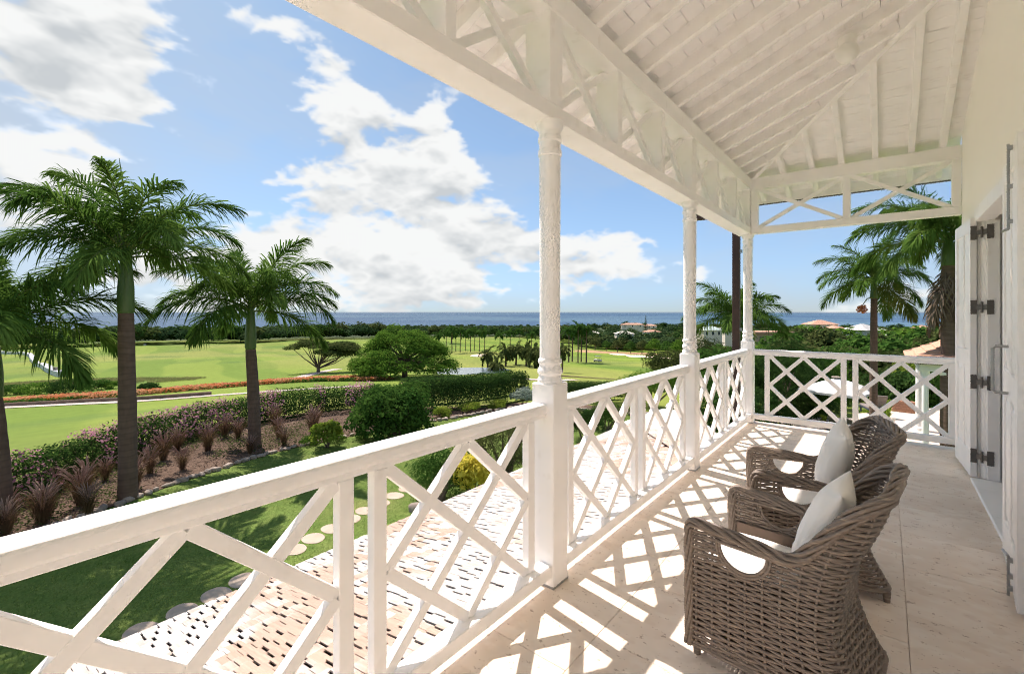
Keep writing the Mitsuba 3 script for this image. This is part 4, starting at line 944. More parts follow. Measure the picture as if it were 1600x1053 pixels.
x, y = x[kp], y[kp]; n = len(x); a_ = r.uniform(0, 2 * math.pi, n); h = r.uniform(0.02, 0.055, n) * (0.7 + 0.6 * meshkit.noise(np.stack([x * 1.3, y * 1.3, 0 * x], -1), 3)); w = 0.0045
b = np.column_stack([x, y, np.full(n, -3.095)]); sd = np.column_stack([np.cos(a_), np.sin(a_), 0 * a_]) * w; tp = b + np.column_stack([r.normal(0, 0.014, n), r.normal(0, 0.014, n), h])
put('lawn_grass', MB().add(np.stack([b - sd, b + sd, tp], 1).reshape(-1, 3), np.arange(3 * n).reshape(-1, 3)), 'grass_blade'); tag('lawn_grass', 'short mown grass of the garden lawn', 'grass', kind='stuff')
r = rng_(91); n = 9000; y = r.uniform(-1, 19, n); x = np.interp(y, pe[:13, 1], pe[:13, 0]) - r.uniform(0.15, 6, n) ** 1.0
v_, f_ = leaves(np.column_stack([x, y, np.full(n, -3.055)]), np.tile([0, 0, 1.0], (n, 1)), 0.075, r, 0.5)
tag(put('leaf_litter', MB().add(v_, f_), 'dead_leaf'), 'dry leaf litter scattered over the bare soil of the bed', 'leaf litter', kind='stuff')
n = 26000; y = r.uniform(-1, 20, n); x = np.interp(y, pe[:13, 1], pe[:13, 0]) - r.uniform(0.1, 6, n); kp = meshkit.fbm(np.column_stack([x * 0.7, y * 0.7, 0 * x]), 4, 21) > 0.56; x, y = x[kp], y[kp]
tag(put('bed_ground_cover', MB().add(*leaves(np.column_stack([x, y, -3.06 + r.uniform(0, 0.16, len(x))]), np.tile([0, 0, 1.0], (len(x), 1)), 0.08, r, 0.45)), 'leaf_olive'), 'low green ground cover spreading in patches over the soil of the bed', 'ground cover', kind='stuff')

# ------------------------------------------------------------------ shingled roof of the storey below
RX0, RX1, RS = -1.79, -4.80, 0.228
zR = lambda x: -0.305 + RS * (x - RX0)
yR = lambda x: 6.1 + (RX0 - x) * 1.495
sl = math.atan(RS); ca, sa = math.cos(sl), math.sin(sl)
t = thing('shingle_roof', 'bleached shingle roof of the storey below, just outside the balustrade', 'roof')
v = [[RX0, -5, zR(RX0)], [RX1, -5, zR(RX1)], [RX1, yR(RX1), zR(RX1)], [RX0, yR(RX0), zR(RX0)], [RX0, yR(RX1), zR(RX1)]]
v = np.array(v) - [0, 0, 0.016]
put('roof_deck', MB().add(np.vstack([v, v - [0, 0, 0.10]]), [[0, 3, 1], [1, 3, 2], [3, 4, 2], [5, 6, 8], [6, 7, 8], [8, 7, 9], [1, 2, 7], [1, 7, 6], [2, 4, 9], [2, 9, 7], [0, 1, 6], [0, 6, 5], [3, 0, 5], [3, 5, 8], [4, 3, 8], [4, 8, 9]]), 'underlay', t)
put('eave_board', MB().box([RX1 - 0.035, -5, zR(RX1) - 0.16], [RX1 - 0.003, yR(RX1), zR(RX1) - 0.012], 0.004), W, t)
put('hip_cap', MB().bar([RX0, yR(RX0) + 0.02, zR(RX0) + 0.03], [RX1, yR(RX1) + 0.02, zR(RX1) + 0.03], 0.02, 0.16, ch=0.004), 'shake', t)
put('end_slope', MB().add(np.array([[RX0, yR(RX0) + 0.1, zR(RX0)], [RX0, yR(RX1) + 0.1, zR(RX1)], [RX1, yR(RX1) + 0.1, zR(RX1)]]) + [0, 0, 0.006], [[0, 1, 2]]), 'shake', t)
put('lower_wall', MB().box([-1.78, -5, -3.3], [-1.6, 7.8, -0.3]), 'wall_render', house)
r = rng_(12); sh_ = []; EXP = 0.134; Lr = (RX0 - RX1) / ca
k = 0
while k * EXP < Lr - 0.05:
    s0 = k * EXP; y = -2.2 - r.uniform(0, 0.1)
    while True:
        w_ = r.choice([r.uniform(0.065, 0.10), r.uniform(0.09, 0.15)]); xm = RX1 + (s0 + 0.07) * ca
        if y + w_ > yR(xm): break
        g = r.choice([r.uniform(0.003, 0.006), r.uniform(0.014, 0.023)], p=[0.36, 0.64]); sh_.append((s0 + r.normal(0, 0.004), y, w_ - g, r.uniform(0.007, 0.013), r.normal(0, 0.006), r.normal(0, 0.004))); y += w_
    k += 1
ub = {mt: shape(MB().obox([0, 0, 0], [0.5, 0.5, 0.5], np.eye(3)), mt) for mt in ('shake',)}
un = shape(MB().add(*MB().obox([0, 0, 0], [0.5, 0.5, 0.5], np.eye(3)).get()), 'shake')


def shingle_M(q):
    s0, y, w_, th, tw_, tl = q; ln = EXP + 0.002; up = sl - 0.075 + tl
    s_m = s0 + ln / 2
    return T().translate([RX1 + s_m * ca, y + w_ / 2, zR(RX1) + s_m * sa + 0.003]).rotate([0, 1, 0], -math.degrees(up)).rotate([1, 0, 0], math.degrees(tw_ * 2)).scale([ln, w_, th])


C3 = np.array([0, 0, EYE]); sc_ = []
for n_i, q in enumerate(sh_):
    p_ = np.array([RX1 + (q[0] + 0.07) * ca, q[1] + q[2] / 2, zR(RX1) + (q[0] + 0.07) * sa]) - C3; dd = p_ @ FW
    vis = dd > 0.4 and abs(p_ @ RT / dd) < 1.12 and -p_[2] / dd < 0.80
    sc_.append((np.linalg.norm(p_) + (0 if vis else 100)))
order = np.argsort(sc_); rest = MB(); cube = np.array([[x, y, z] for x in (-.5, .5) for y in (-.5, .5) for z in (-.5, .5)]); cf = [[0, 1, 3], [0, 3, 2], [4, 6, 7], [4, 7, 5], [0, 4, 5], [0, 5, 1], [2, 3, 7], [2, 7, 6], [0, 2, 6], [0, 6, 4], [1, 5, 7], [1, 7, 3]]
for c_, n_i in enumerate(order):
    M_ = shingle_M(sh_[n_i])
    if c_ < 290: place('shingle', un, M_, t)
    else:
        mm = np.array(M_.matrix, float); rest.add(cube @ mm[:3, :3].T + mm[:3, 3], cf)
tag(put('farther_shingles', rest, 'shake', t), kind='stuff')


# ------------------------------------------------------------------ middle distance
def at(bearing, depth):
    """plan position: bearing in degrees from the view axis of the hill, depth in metres along it"""
    k = math.tan(math.radians(bearing)) * depth; return FW[0] * depth + RT[0] * k, FW[1] * depth + RT[1] * k


def gz(x, y): return float(zt(np.array([x]), np.array([y]))[0])


def tree(name, label, bearing, depth, trunk_h, blobs, n, size, leafm, seed, r0=0.25, up=0.5, group=None, z0=None, asp=0.55, rot=0.0):
    x, y = at(bearing, depth); z = gz(x, y) if z0 is None else z0; t = thing(name, label, 'tree', group); c, s_ = math.cos(rot), math.sin(rot)
    B_ = [(x + b[0] * c - b[1] * s_, y + b[0] * s_ + b[1] * c, z + b[2], b[3], b[4], b[5]) for b in blobs]
    put('crown', MB().add(*cloud(B_, n, size, seed, 0.6, asp, up)), leafm, t)
    put('trunk', branches([[x, y, z - 0.3], [x + 0.1, y, z + trunk_h * 0.5], [x + 0.05, y + 0.1, z + trunk_h]], [b[:3] for b in B_], r0, seed), 'bark', t, smooth=50)
    return t


yaw0 = math.atan2(RT[1], RT[0])
r = rng_(21)
ub_ = [(r.uniform(-5.6, 5.6), r.uniform(-3.5, 3.5), 3.9 + r.uniform(-0.6, 1.3), r.uniform(1.3, 2.2), r.uniform(1.3, 2.2), r.uniform(0.30, 0.5)) for _ in range(18)] + [(r.uniform(2, 6.5), r.uniform(-2, 2), 4.6 + r.uniform(0, 0.8), 2.0, 2.0, 0.5) for _ in range(4)]
ub_ = [(1.22 * a, b, 1.1 * (c - 0.028 * a * a + 0.3), 1.2 * d, 1.2 * e, 1.5 * f) for a, b, c, d, e, f in ub_]
tree('umbrella_tree', 'flat topped spreading tree with a forked trunk on the golf course', -22.60, 92, 1.6, ub_, 22000, 0.30, 'leaf_olive', 3, 0.38, 0.9, rot=yaw0)
r = rng_(22)
rb = [(0, 0, 4.0, 5.2, 4.6, 2.6)] + [(6.2 * math.cos(a) * q, 5.6 * math.sin(a) * q, 1.5 + 4.9 * (1 - q ** 2.2) * r.uniform(0.75, 1.1) + r.uniform(-0.3, 0.5), r.uniform(1.3, 2.1), r.uniform(1.3, 2.1), r.uniform(0.8, 1.25)) for a, q in zip(r.uniform(0, 6.28, 42), r.uniform(0.2, 1.0, 42))] + [(6.3 * math.cos(a), 5.6 * math.sin(a), r.uniform(1.0, 2.2), r.uniform(1.4, 2.0), r.uniform(1.4, 2.0), r.uniform(0.8, 1.2)) for a in np.linspace(0, 6.1, 17)]
tree('round_tree', 'big dense round bright green tree in front of the pond', -12.99, 66, 2.2, rb, 36000, 0.28, 'leaf_bright', 4, 0.45, 0.9, rot=yaw0)
rb = [(a, b, c, d, d, e) for a, b, c, d, e in ((0, 0, 2.2, 1.6, 1.3), (1.2, 0, 1.6, 1.2, 1.0), (-1.1, 0.3, 1.7, 1.1, 0.9), (0.2, 0.1, 3.3, 1.1, 0.8))]
tree('small_tree', 'sparse greyish brown small tree between the flat topped and the round tree', -17.10, 72, 1.0, rb, 1500, 0.2, 'leaf_olive', 5, 0.12, 0.2)
tree('small_tree', 'low bright bush at the left foot of the big round tree', -16.81, 62, 0.4, [(0, 0, 1.0, 1.6, 1.4, 0.9), (1.7, 0, 1.2, 1.3, 1.2, 1.0), (-1.3, 0, 0.7, 1.0, 1.0, 0.6)], 2600, 0.2, 'leaf_bright', 6, 0.1, 0.4)

# the flower bed, paths, walls
FLW = [at(-50.72, 51), at(-47.70, 52.5), at(-43.05, 53.5), at(-39.49, 54.5), at(-34.48, 58), at(-29.98, 61.5), at(-25.68, 63.5), at(-21.04, 64), at(-15.36, 60)]
r = rng_(31); c, nn, u = along(FLW, 26000, r); o_ = r.uniform(-1, 1, len(c)); wd = np.interp(u, [0, 0.3, 0.55, 0.8, 1], [3.0, 2.4, 3.4, 2.6, 1.6]); c = c + nn * (o_ * wd)[:, None]
pt = meshkit.fbm(np.column_stack([c * 0.22, 0 * u]), 3, 9); kp = (pt + 0.07 * (u > 0.33) > 0.46) & (r.random(len(c)) < 0.62); z = zt(c[:, 0], c[:, 1]) + r.uniform(0.05, 0.55, len(c))
up_ = np.tile([0, 0, 1.0], (len(c), 1))
tag(put('flower_bed', MB().add(*leaves(np.column_stack([c, z])[kp], up_[kp], 0.26, r, 0.7)), 'flower_orange'), 'winding bed of orange flowers along the golf course path', 'flowers', kind='stuff')
tag(put('flower_bed_greens', MB().add(*leaves(np.column_stack([c, z - 0.15])[~kp], up_[~kp], 0.3, r, 0.5)), 'leaf_mid'), 'green undergrowth between the orange flowers', 'ground cover', kind='stuff')
PATH = [at(-51.65, 47.5), at(-47.70, 46.8), at(-43.05, 45.6), at(-38.06, 44.8), at(-32.85, 46.8), at(-25.68, 49.5), at(-17.53, 52)]
sheet('path', strip(PATH, 1.9), 'path_concrete', 0.05, 0.7)
sheet('path', strip([at(-27.25, 66), at(-25.36, 75), at(-23.07, 88), at(-20.35, 104)], 2.2), 'path_concrete', 0.06, 0.9)
sheet('path', strip([at(-0.39, 61), at(2.36, 60), at(5.49, 57), at(7.82, 60)], 2.0), 'path_concrete', 0.06, 0.9)
w_ = MB(); p = smoothline([at(-49.75, 48.6), at(-47.70, 48.0), at(-43.05, 46.9), at(-38.06, 46.1), at(-32.29, 48.1)], 1.0)
for a, b in zip(p[:-1], p[1:]): w_.bar([*a, gz(*a) + 0.16], [*b, gz(*b) + 0.16], 0.42, 0.22)
tag(put('low_wall', w_, 'bark'), 'low dark kerb wall along the far side of the golf path', 'wall')
w_ = MB(); p = smoothline([at(-48.75, 250), at(-47.27, 236), at(-46.08, 222), at(-45.78, 180), at(-45.24, 142), at(-44.68, 118), at(-43.96, 104)], 3.0)
for a, b in zip(p[:-1], p[1:]): w_.bar([*a, gz(*a) + 0.4], [*b, gz(*b) + 0.4], 1.5, 1.6)
t = thing('winding_wall', 'low grey stone wall winding up the fairway on the far left', 'wall'); put('wall_course', w_, 'wall_grey', t)
for bb in (-44.50, -44.34):
    x, y = at(bb, 110); put('gate_post', MB().box([x - 0.22, y - 0.22, gz(x, y) - 0.3], [x + 0.22, y + 0.22, gz(x, y) + 1.9], 0.03), 'stone', t)
r = rng_(33)
for k, (px, dp, rd, h) in enumerate([(-46.97, 66, 2.2, 1.6), (-45.55, 65, 2.6, 1.8), (-43.88, 64, 2.6, 2.1), (-42.20, 66, 2.4, 1.7), (-40.78, 68, 1.8, 1.2), (-37.96, 64, 1.4, 0.9)]):
    x, y = at(px, dp); shrub(['leftmost', 'second', 'third', 'fourth', 'fifth', 'rightmost and smallest'][k] + ' leafy bush behind the orange flower bed on the far left', x, y, rd, h, 1500, 0.3, ['leaf_mid', 'leaf_bright', 'leaf_dark'][k % 3], 50 + k, 'bush', 'bush', 3, gz(x, y) - 0.1, base=0.0)
c, nn, u = along([at(-49.75, 84), at(-45.47, 86), at(-40.42, 84), at(-34.48, 80)], 12000, r); c = c + nn * r.uniform(-5, 5, len(c))[:, None]; kp = meshkit.fbm(np.column_stack([c * 0.12, 0 * u]), 3, 4) > 0.42; c = c[kp]
tag(put('rough_grass', MB().add(*leaves(np.column_stack([c, zt(c[:, 0], c[:, 1]) + 0.2]), np.tile([0.7, 0.7, 0.1], (len(c), 1)), 0.55, r, 0.12, up=0.0)), 'grass_dry'), 'tall dry rough grass on the fairway edge', 'grass', kind='stuff')
an = np.linspace(0, 2 * math.pi, 49)[:-1]
put('pond', MB().add(np.vstack([[[POND[0], POND[1], PZ]], np.stack([POND[0] + 9 * np.cos(an), POND[1] + 9 * np.sin(an), 0 * an + PZ], -1)]), [[0, 1 + k, 1 + (k + 1) % 48] for k in range(48)]), 'water'); tag('pond', kind='structure')
ell = lambda b, d, rx, ry: [(at(b, d)[0] + RT[0] * rx * math.cos(q) + FW[0] * ry * math.sin(q), at(b, d)[1] + RT[1] * rx * math.cos(q) + FW[1] * ry * math.sin(q)) for q in np.linspace(0, 2 * math.pi, 25)[:-1]]
for e_, st_, lab in ((ell(16.38, 190, 9.0, 11), 1.5, 'long white sand bunker on the far fairway, nearest the second column'), (ell(12.99, 205, 4.2, 9), 1.2, 'small sand bunker left of the long one on the far fairway'), (ell(-3.93, 165, 3.5, 8), 1.2, 'sand bunker among the distant palms beyond the pond')):
    sheet('sand_bunker', e_, 'sand', 0.07, st_); tag('sand_bunker' if 'long white' in lab else [k for k in scene if k.startswith('sand_bunker')][-1], lab, 'bunker')
sheet('bare_earth', ell(12.77, 226, 21, 15), 'red_soil', 0.06, 2.0)
sheet('earth_bank', strip([at(5.34, 68), at(8.59, 66), at(12.40, 63.5), at(16.81, 59)], 1.5), 'soil', 0.10, 0.8)

# far palms
r = rng_(41)


def far_palm(label, bearing, depth, h, scl, seed, group, n=13, thick=0.16, low=True, name='far_palm', leafm='leaf_olive'):
    q = rng_(seed); x, y = at(bearing, depth); z = gz(x, y); t = thing(name, label, 'palm tree', group)
    put('trunk', MB().tube([[x, y, z - 0.3], [x + 0.1, y, z + h * 0.5], [x + 0.05, y + 0.1, z + h]], [thick * 1.2, thick, thick * 0.8], 7), 'palm_trunk', t, smooth=True)
    az = q.uniform(0, 360)
    for k in range(n):
        i = [0, 1, 1, 2, 2, 2, 3, 3, 3, 4, 4, 4, 5, 5, 5][k % 15] if low else [0, 1, 1, 2, 2, 3, 3, 2, 3, 1, 3, 4, 4][k % 13]
        az += 137.5; lv, ra = FD[i]; place('frond', lv, M4(x, y, z + h, az, scl * q.uniform(0.85, 1.1)), t, leafm)


for k, (b, d, h, s_) in enumerate([(-2.99, 97, 3.0, 0.85), (-1.89, 90, 1.4, 0.75), (-0.79, 104, 3.6, 0.9), (0.47, 108, 3.9, 0.9), (1.73, 104, 3.7, 0.95), (2.83, 98, 3.4, 1.0), (3.93, 95, 3.3, 0.95)]):
    far_palm(f'{ORD[k]} bushy date palm from the left in the cluster beside the pond', b, d, h, s_, 200 + k, 'palm cluster beside the pond', 15, 0.2, True, 'pond_palm')
far_palm('lone slim palm right beside the middle column, below the tall palm group', 6.12, 78, 3.9, 0.62, 215, None, 15, 0.14, True, 'pond_palm')
for k, b in enumerate([-8.90, -8.05, -7.36, -6.89, -6.35, -5.73, -5.10, -4.63, -4.01, -3.38, -1.50, -0.24, 0.94, 2.36]):
    far_palm(f'{ORD[k]} tall slim palm from the left in the distant row across the fairway', b, 178 + (k * 53) % 34, 7.2 + (k * 7 % 5) * 0.5, 0.95, 220 + k, 'distant row of tall palms', 13, 0.16, False, 'distant_palm', 'leaf_mid')
for k, b in enumerate([6.93, 7.36, 8.05, 8.44, 9.05]):
    far_palm(f'{ORD[k]} tall palm from the left in the group just right of the middle column', b, 128 + (k * 5) % 9, 8.8 + (k % 3) * 0.5, 0.85, 240 + k, 'group of tall palms right of the column', 13, 0.17, False, 'grove_palm', 'leaf_mid')

# woods
AR = []
for k in range(5):
    q = rng_(300 + k); bl = [(0, 0, 4.6, 3.0, 3.0, 2.0)] + [(3.2 * math.cos(a) * m, 3.2 * math.sin(a) * m, 3.0 + q.uniform(0, 3.2) * (1 - m * 0.45), q.uniform(1.2, 2.0), q.uniform(1.2, 2.0), q.uniform(0.9, 1.5)) for a, m in zip(q.uniform(0, 6.28, 9), q.uniform(0.5, 1.0, 9))]
    AR.append(cloud(bl, 420, 1.05, 310 + k, 0.55, 0.65, 0.5, -0.8))
WM = ['leaf_wood', 'leaf_wood', 'leaf_dark', 'leaf_olive', 'leaf_wood']
for k in range(5): scene[f'wood_source_{k}'] = {'type': 'shapegroup', 'crown': mikit.ply(AR[k], 'mat_' + WM[k])}
for k, m_ in enumerate(['leaf_mid', 'leaf_bright', 'leaf_olive']): scene[f'tree_source_{k}'] = {'type': 'shapegroup', 'crown': mikit.ply(cloud([(0, 0, 4.4, 3.2, 3.2, 2.2), (2.2, 0.6, 3.4, 1.8, 1.8, 1.3), (-2.0, 1.0, 3.8, 1.7, 1.7, 1.3), (0.2, -2.3, 3.5, 1.7, 1.7, 1.2), (0.5, 0.4, 6.2, 1.6, 1.6, 1.0)], 1500, 0.55, 330 + k, 0.6, 0.6), 'mat_' + m_), 'trunk': mikit.ply(branches([[0, 0, -0.5], [0, 0, 1.4], [0.1, 0, 2.8]], [[1.5, 0.4, 4], [-1.5, 0.6, 4.2], [0.2, -1.6, 4]], 0.25, 340 + k).get(), 'mat_bark')}
wn = 0
for off in (0, 6, 13, 22, 34, 50, 72, 100, 140, 195, 265, 350, 460, 600, 780, 1000, 1300, 1600, 1900):
    b = -52.0
    while b < 52:
        edge = np.interp(b, [-52, -30, -24, -8, -2, 4, 8, 19, 22, 27, 52], [345, 350, 370, 430, 420, 330, 262, 250, 170, 150, 140]); d = edge + off + r.normal(0, 3 + 0.06 * off)
        sp = 6.5 * max(1.0, d / 330.0); b += math.degrees(sp / d) * r.uniform(0.7, 1.3) * math.cos(math.radians(b))
        if d > 2230: continue
        x, y = at(b, d * math.cos(math.radians(b)) ** 0.5); s_ = r.uniform(0.8, 1.35) * (1.0 + min(0.6, d / 2600)) * (0.8 if d < 260 else 1.0)
        if b < -16 and off < 60: s_ *= 1.35
        scene[f'far_wood__{wn + 1:03d}'] = {'type': 'instance', 'g': {'type': 'ref', 'id': f'wood_source_{r.integers(5)}'}, 'to_world': M4(x, y, gz(x, y) - 0.6, r.uniform(0, 360), (s_ * r.uniform(0.9, 1.25), s_ * r.uniform(0.9, 1.25), s_ * r.uniform(0.8, 1.15)))}; wn += 1
tag('far_wood', 'distant dark green woodland between the golf course and the sea', 'woodland', kind='stuff')
for k, (b, d, s_, m_) in enumerate([(8.21, 250, 0.9, 0), (10.12, 240, 0.95, 2), (11.49, 236, 0.8, 0), (12.77, 232, 0.9, 2), (14.26, 226, 0.85, 0), (15.58, 222, 0.95, 2), (16.96, 216, 1.1, 1), (18.46, 208, 1.0, 0), (19.79, 200, 1.1, 1), (21.38, 170, 0.9, 2), (22.60, 150, 0.8, 0), (23.86, 140, 0.85, 1), (25.03, 120, 0.8, 2)]):
    x, y = at(b, d); key = tag(num('broadleaf_tree'), f'{ORD[k]} round leafy tree from the left, in the row behind the far fairway', 'tree', 'trees behind the far fairway'); scene[key] = {'type': 'instance', 'g': {'type': 'ref', 'id': f'tree_source_{m_}'}, 'to_world': M4(x, y, gz(x, y) - 0.3, k * 71, s_)}
x, y = at(-7.43, 300); key = tag(num('broadleaf_tree'), 'tree with a crown standing out against the sea, above the distant palm row', 'tree'); scene[key] = {'type': 'instance', 'g': {'type': 'ref', 'id': 'tree_source_0'}, 'to_world': M4(x, y, gz(x, y), 20, (1.2, 1.2, 1.55))}
t = thing('norfolk_pine', 'dark tiered conifer standing above the far roofs, against the sea', 'tree'); x, y = at(16.02, 400); z = gz(x, y); m = []
for k in range(16):
    zz = 4.0 + k * 0.95; rr_ = 3.0 * (1 - k / 17) + 0.3; m.append((x, y, z + zz, rr_, rr_, 0.28))
put('crown', MB().add(*cloud(m, 1800, 0.7, 351, 0.2, 0.4)), 'leaf_dark', t); put('trunk', MB().tube([[x, y, z - 1], [x, y, z + 20]], [0.35, 0.05], 7), 'bark', t)

# villas
def villa(label, bearing, depth, ztop, wd, dp, wh, roofm, wallm, seed, rh=1.7, flat=False, nwin=3):
    x, y = at(bearing, depth); wd, dp = wd * 0.9, dp * 0.9; z0 = min(gz(x, y) - 1, ztop - rh - 2.4); t = thing('villa', label, 'house'); zb = ztop - rh; ang = math.degrees(yaw0) + rng_(seed).uniform(-25, 25); M_ = M4(x, y, 0, ang)
    place('wall', shape(MB().box([-wd / 2, -dp / 2, z0], [wd / 2, dp / 2, zb]), wallm), M_, t)
    e = 0.5; a, b = wd / 2 + e, dp / 2 + e; k = max(a - b, 0.2)
    if flat: rf = MB().box([-a, -b, zb], [a, b, ztop])
    else: rf = MB().add([[-a, -b, zb], [a, -b, zb], [a, b, zb], [-a, b, zb], [-k, 0, ztop], [k, 0, ztop]], [[0, 1, 5], [0, 5, 4], [1, 2, 5], [2, 3, 4], [2, 4, 5], [3, 0, 4], [0, 3, 2], [0, 2, 1]])
    place('roof', shape(rf, roofm), M_, t)
    for i in range(nwin):
        xc = -wd / 2 + wd * (i + 0.5) / nwin; place('window', shape(MB().box([xc - 0.45, -dp / 2 - 0.03, zb - 1.9], [xc + 0.45, -dp / 2 + 0.02, zb - 0.6]), 'window_dark'), M_, t)


for k, a in enumerate([
    ('white low villa roof among the trees, leftmost of the distant houses', 9.97, 300, -10.5, 8, 6, 3, 'roof_cream', 'wall_cream'),
    ('white villa with a pale yellow wall in the middle of the wooded slope', 13.52, 270, -9.2, 11, 7, 3, 'roof_cream', 'wall_cream'),
    ('long villa with a terracotta roof left of the conifer', 14.48, 420, -8.0, 22, 9, 3, 'roof_tile', 'wall_cream'),
    ('villa with a terracotta roof just right of the conifer', 16.45, 430, -9.2, 13, 9, 3, 'roof_tile', 'wall_cream'),
    ('smaller villa with pinkish roof below the conifer', 16.67, 330, -10.6, 11, 8, 3, 'roof_tile', 'wall_cream'),
    ('long building with a pale green roof between the second and corner columns', 22.93, 180, -3.7, 9.0, 5, 3, 'roof_green', 'wall_cream'),
    ('small white roofed house left of the dark timber post', 24.84, 200, -4.2, 5, 5, 3, 'roof_cream', 'wall_cream'),
    ('wide tan walled building right of the corner column', 28.54, 88, -1.9, 7.5, 5, 3, 'roof_tile', 'wall_tan'),
    ('villa with terracotta hip roof near the sea horizon, left of the slender palm', 33.45, 150, -0.8, 8.5, 7, 3, 'roof_tile', 'wall_cream'),
    ('small orange roofed house right below the terracotta hip roof', 34.64, 140, -2.2, 4.0, 4, 3, 'roof_tile', 'wall_tan'),
    ('grey roofed villa with dark windows behind the slender palm trunk', 36.92, 108, -1.0, 7.0, 6, 3, 'roof_grey', 'wall_grey'),
    ('cream roofed cottage left of the slender palm, lower down the slope', 35.07, 82, -2.8, 2.9, 3, 3, 'roof_cream', 'wall_cream'),
    ('tiny white gabled cottage just left of the slender palm trunk', 37.12, 84, -3.3, 1.9, 2.5, 3, 'roof_cream', 'wall_cream'),
    ('pale grey roofed house right of the slender palm trunk', 39.02, 92, -2.5, 4.2, 4, 3, 'roof_grey', 'wall_cream'),
    ('cream roofed house among bushes, right of the pale grey roof', 40.01, 84, -2.9, 2.8, 3, 3, 'roof_cream', 'wall_tan'),
    ('villa with red roof behind the yellow green bushes, far right', 41.32, 130, -1.9, 6, 5, 3, 'roof_tile', 'wall_cream')]):
    villa(*a, k, rh=(0.35 if 'tan walled' in a[0] else 1.4 if a[4] > 5 else 0.9), flat='tan walled' in a[0], nwin=4 if 'dark windows' in a[0] else 3)

r = rng_(61)
for k, (b, yt, d) in enumerate([(30.10, 517, 70), (31.32, 512, 88), (32.40, 509, 100), (33.56, 510, 90), (34.48, 513, 78), (35.54, 512, 98), (36.41, 523, 70), (37.67, 522, 76), (38.25, 515, 95), (39.40, 520, 80), (40.51, 515, 90), (41.05, 511, 80), (42.28, 509, 70), (43.05, 512, 60), (27.56, 538, 60)]):
    x, y = at(b, d); h = EYE - (yt - 488) / 728 * d - gz(x, y); key = tag(num('slope_tree'), f'{ORD[k]} leafy tree standing in front of the villas on the right hand slope', 'tree', 'trees between the villas on the right')
    scene[key] = {'type': 'instance', 'g': {'type': 'ref', 'id': f'tree_source_{(k * 2) % 3}'}, 'to_world': M4(x, y, gz(x, y) - 0.3, k * 47, (max(0.75, h / 6.4) * 1.05, max(0.75, h / 6.4) * 1.05, h / 7.0))}
hs = []
for k in range(30):
    b = r.uniform(27.25, 43.88); d = r.uniform(52, 140); x, y = at(b, d); yt = r.uniform(512, 532) + 700.0 / d; h = EYE - (yt - 488) / 728 * d - gz(x, y)
    if h < 2: continue
    hs.append((b, x, y, h, k))
hs.sort()
for n_i, (b, x, y, h, k) in enumerate(hs):
    key = tag(num('hillside_tree'), f'{ORD[n_i]} leafy tree from the left among the trees around the villas', 'tree', 'trees around the villas on the right'); scene[key] = {'type': 'instance', 'g': {'type': 'ref', 'id': f'tree_source_{k % 3}'}, 'to_world': M4(x, y, gz(x, y) - 0.3, k * 71, (h / 6.4 * r.uniform(0.8, 1.3), h / 6.4 * r.uniform(0.8, 1.3), h / 7.0))}

# golf carts
for lab, b, d in (('tiny white golf cart on the fairway right of the tall palm group', 10.43, 138), ('tiny golf cart high on the left fairway beside the tallest palm trunk', -38.25, 300)):
    x, y = at(b, d); z = gz(x, y); t = thing('golf_cart', lab, 'golf cart')
    put('body', MB().box([x - 1.1, y - 0.6, z + 0.25], [x + 1.1, y + 0.6, z + 0.75], 0.08), 'planter_white', t); put('canopy', MB().box([x - 0.9, y - 0.6, z + 1.72], [x + 0.9, y + 0.6, z + 1.8], 0.02), 'window_dark', t)
    for q in ((-0.85, -0.5), (0.85, -0.5), (-0.85, 0.5), (0.85, 0.5)): put('canopy_post', MB().tube([[x + q[0], y + q[1], z + 0.7], [x + q[0] * 0.9, y + q[1], z + 1.74]], 0.03, 6), 'window_dark', t)
    for q in ((-0.7, -0.6), (0.7, -0.6), (-0.7, 0.6), (0.7, 0.6)): put('wheel', MB().tube([[x + q[0], y + q[1] - 0.08, z + 0.24], [x + q[0], y + q[1] + 0.08, z + 0.24]], 0.24, 12), 'window_dark', t)

# ------------------------------------------------------------------ right side: neighbouring terrace, pavilion, parasols
x, y = at(25.71, 9.6); t = thing('timber_post', 'dark brown timber post with a crossbeam, standing behind the corner column', 'post')
put('post', MB().box([x - 0.066, y - 0.066, -3.3], [x + 0.066, y + 0.066, 3.62], 0.006), 'brown_timber', t)
x2, y2 = at(22.40, 10.2); put('crossbeam', MB().bar([x + 0.0, y + 0.0, 3.72], [x2 - 0.3, y2 - 0.02, 3.78], 0.2, 0.12, ch=0.006), 'brown_timber', t)
for zz in (2.9, 1.3): put('bracket', MB().box([x + 0.067, y - 0.03, zz - 0.03], [x + 0.11, y + 0.03, zz + 0.03]), 'grey_metal', t)
UT = -3.62
put('pool_terrace', MB().prism([at(36.46, 24.3), at(36.46, 23.4), at(38.78, 20.2), at(40.42, 17.0), at(41.32, 15.5), at(46.23, 14.0), at(49.09, 22), at(46.23, 27), at(40.42, 25.2)], -6.6, UT), 'terrace_stone'); tag('pool_terrace', kind='structure')
put('bounce_court', MB().prism([(-1.2, 8.6), (9, 8.6), (9, 14.5), (2.0, 15.0), (-1.2, 12.5)], -6.0, -3.7), 'terrace_stone'); tag('bounce_court', kind='structure')  # unseen pale paving, added to reflect light up to the far ceiling
sheet('lower_terrace', [at(29.69, 33.2), at(30.28, 38), at(40.42, 39), at(43.05, 30), at(37.07, 29.0), at(34.48, 32.2)], 'terrace_stone', 0.06, 1.2)


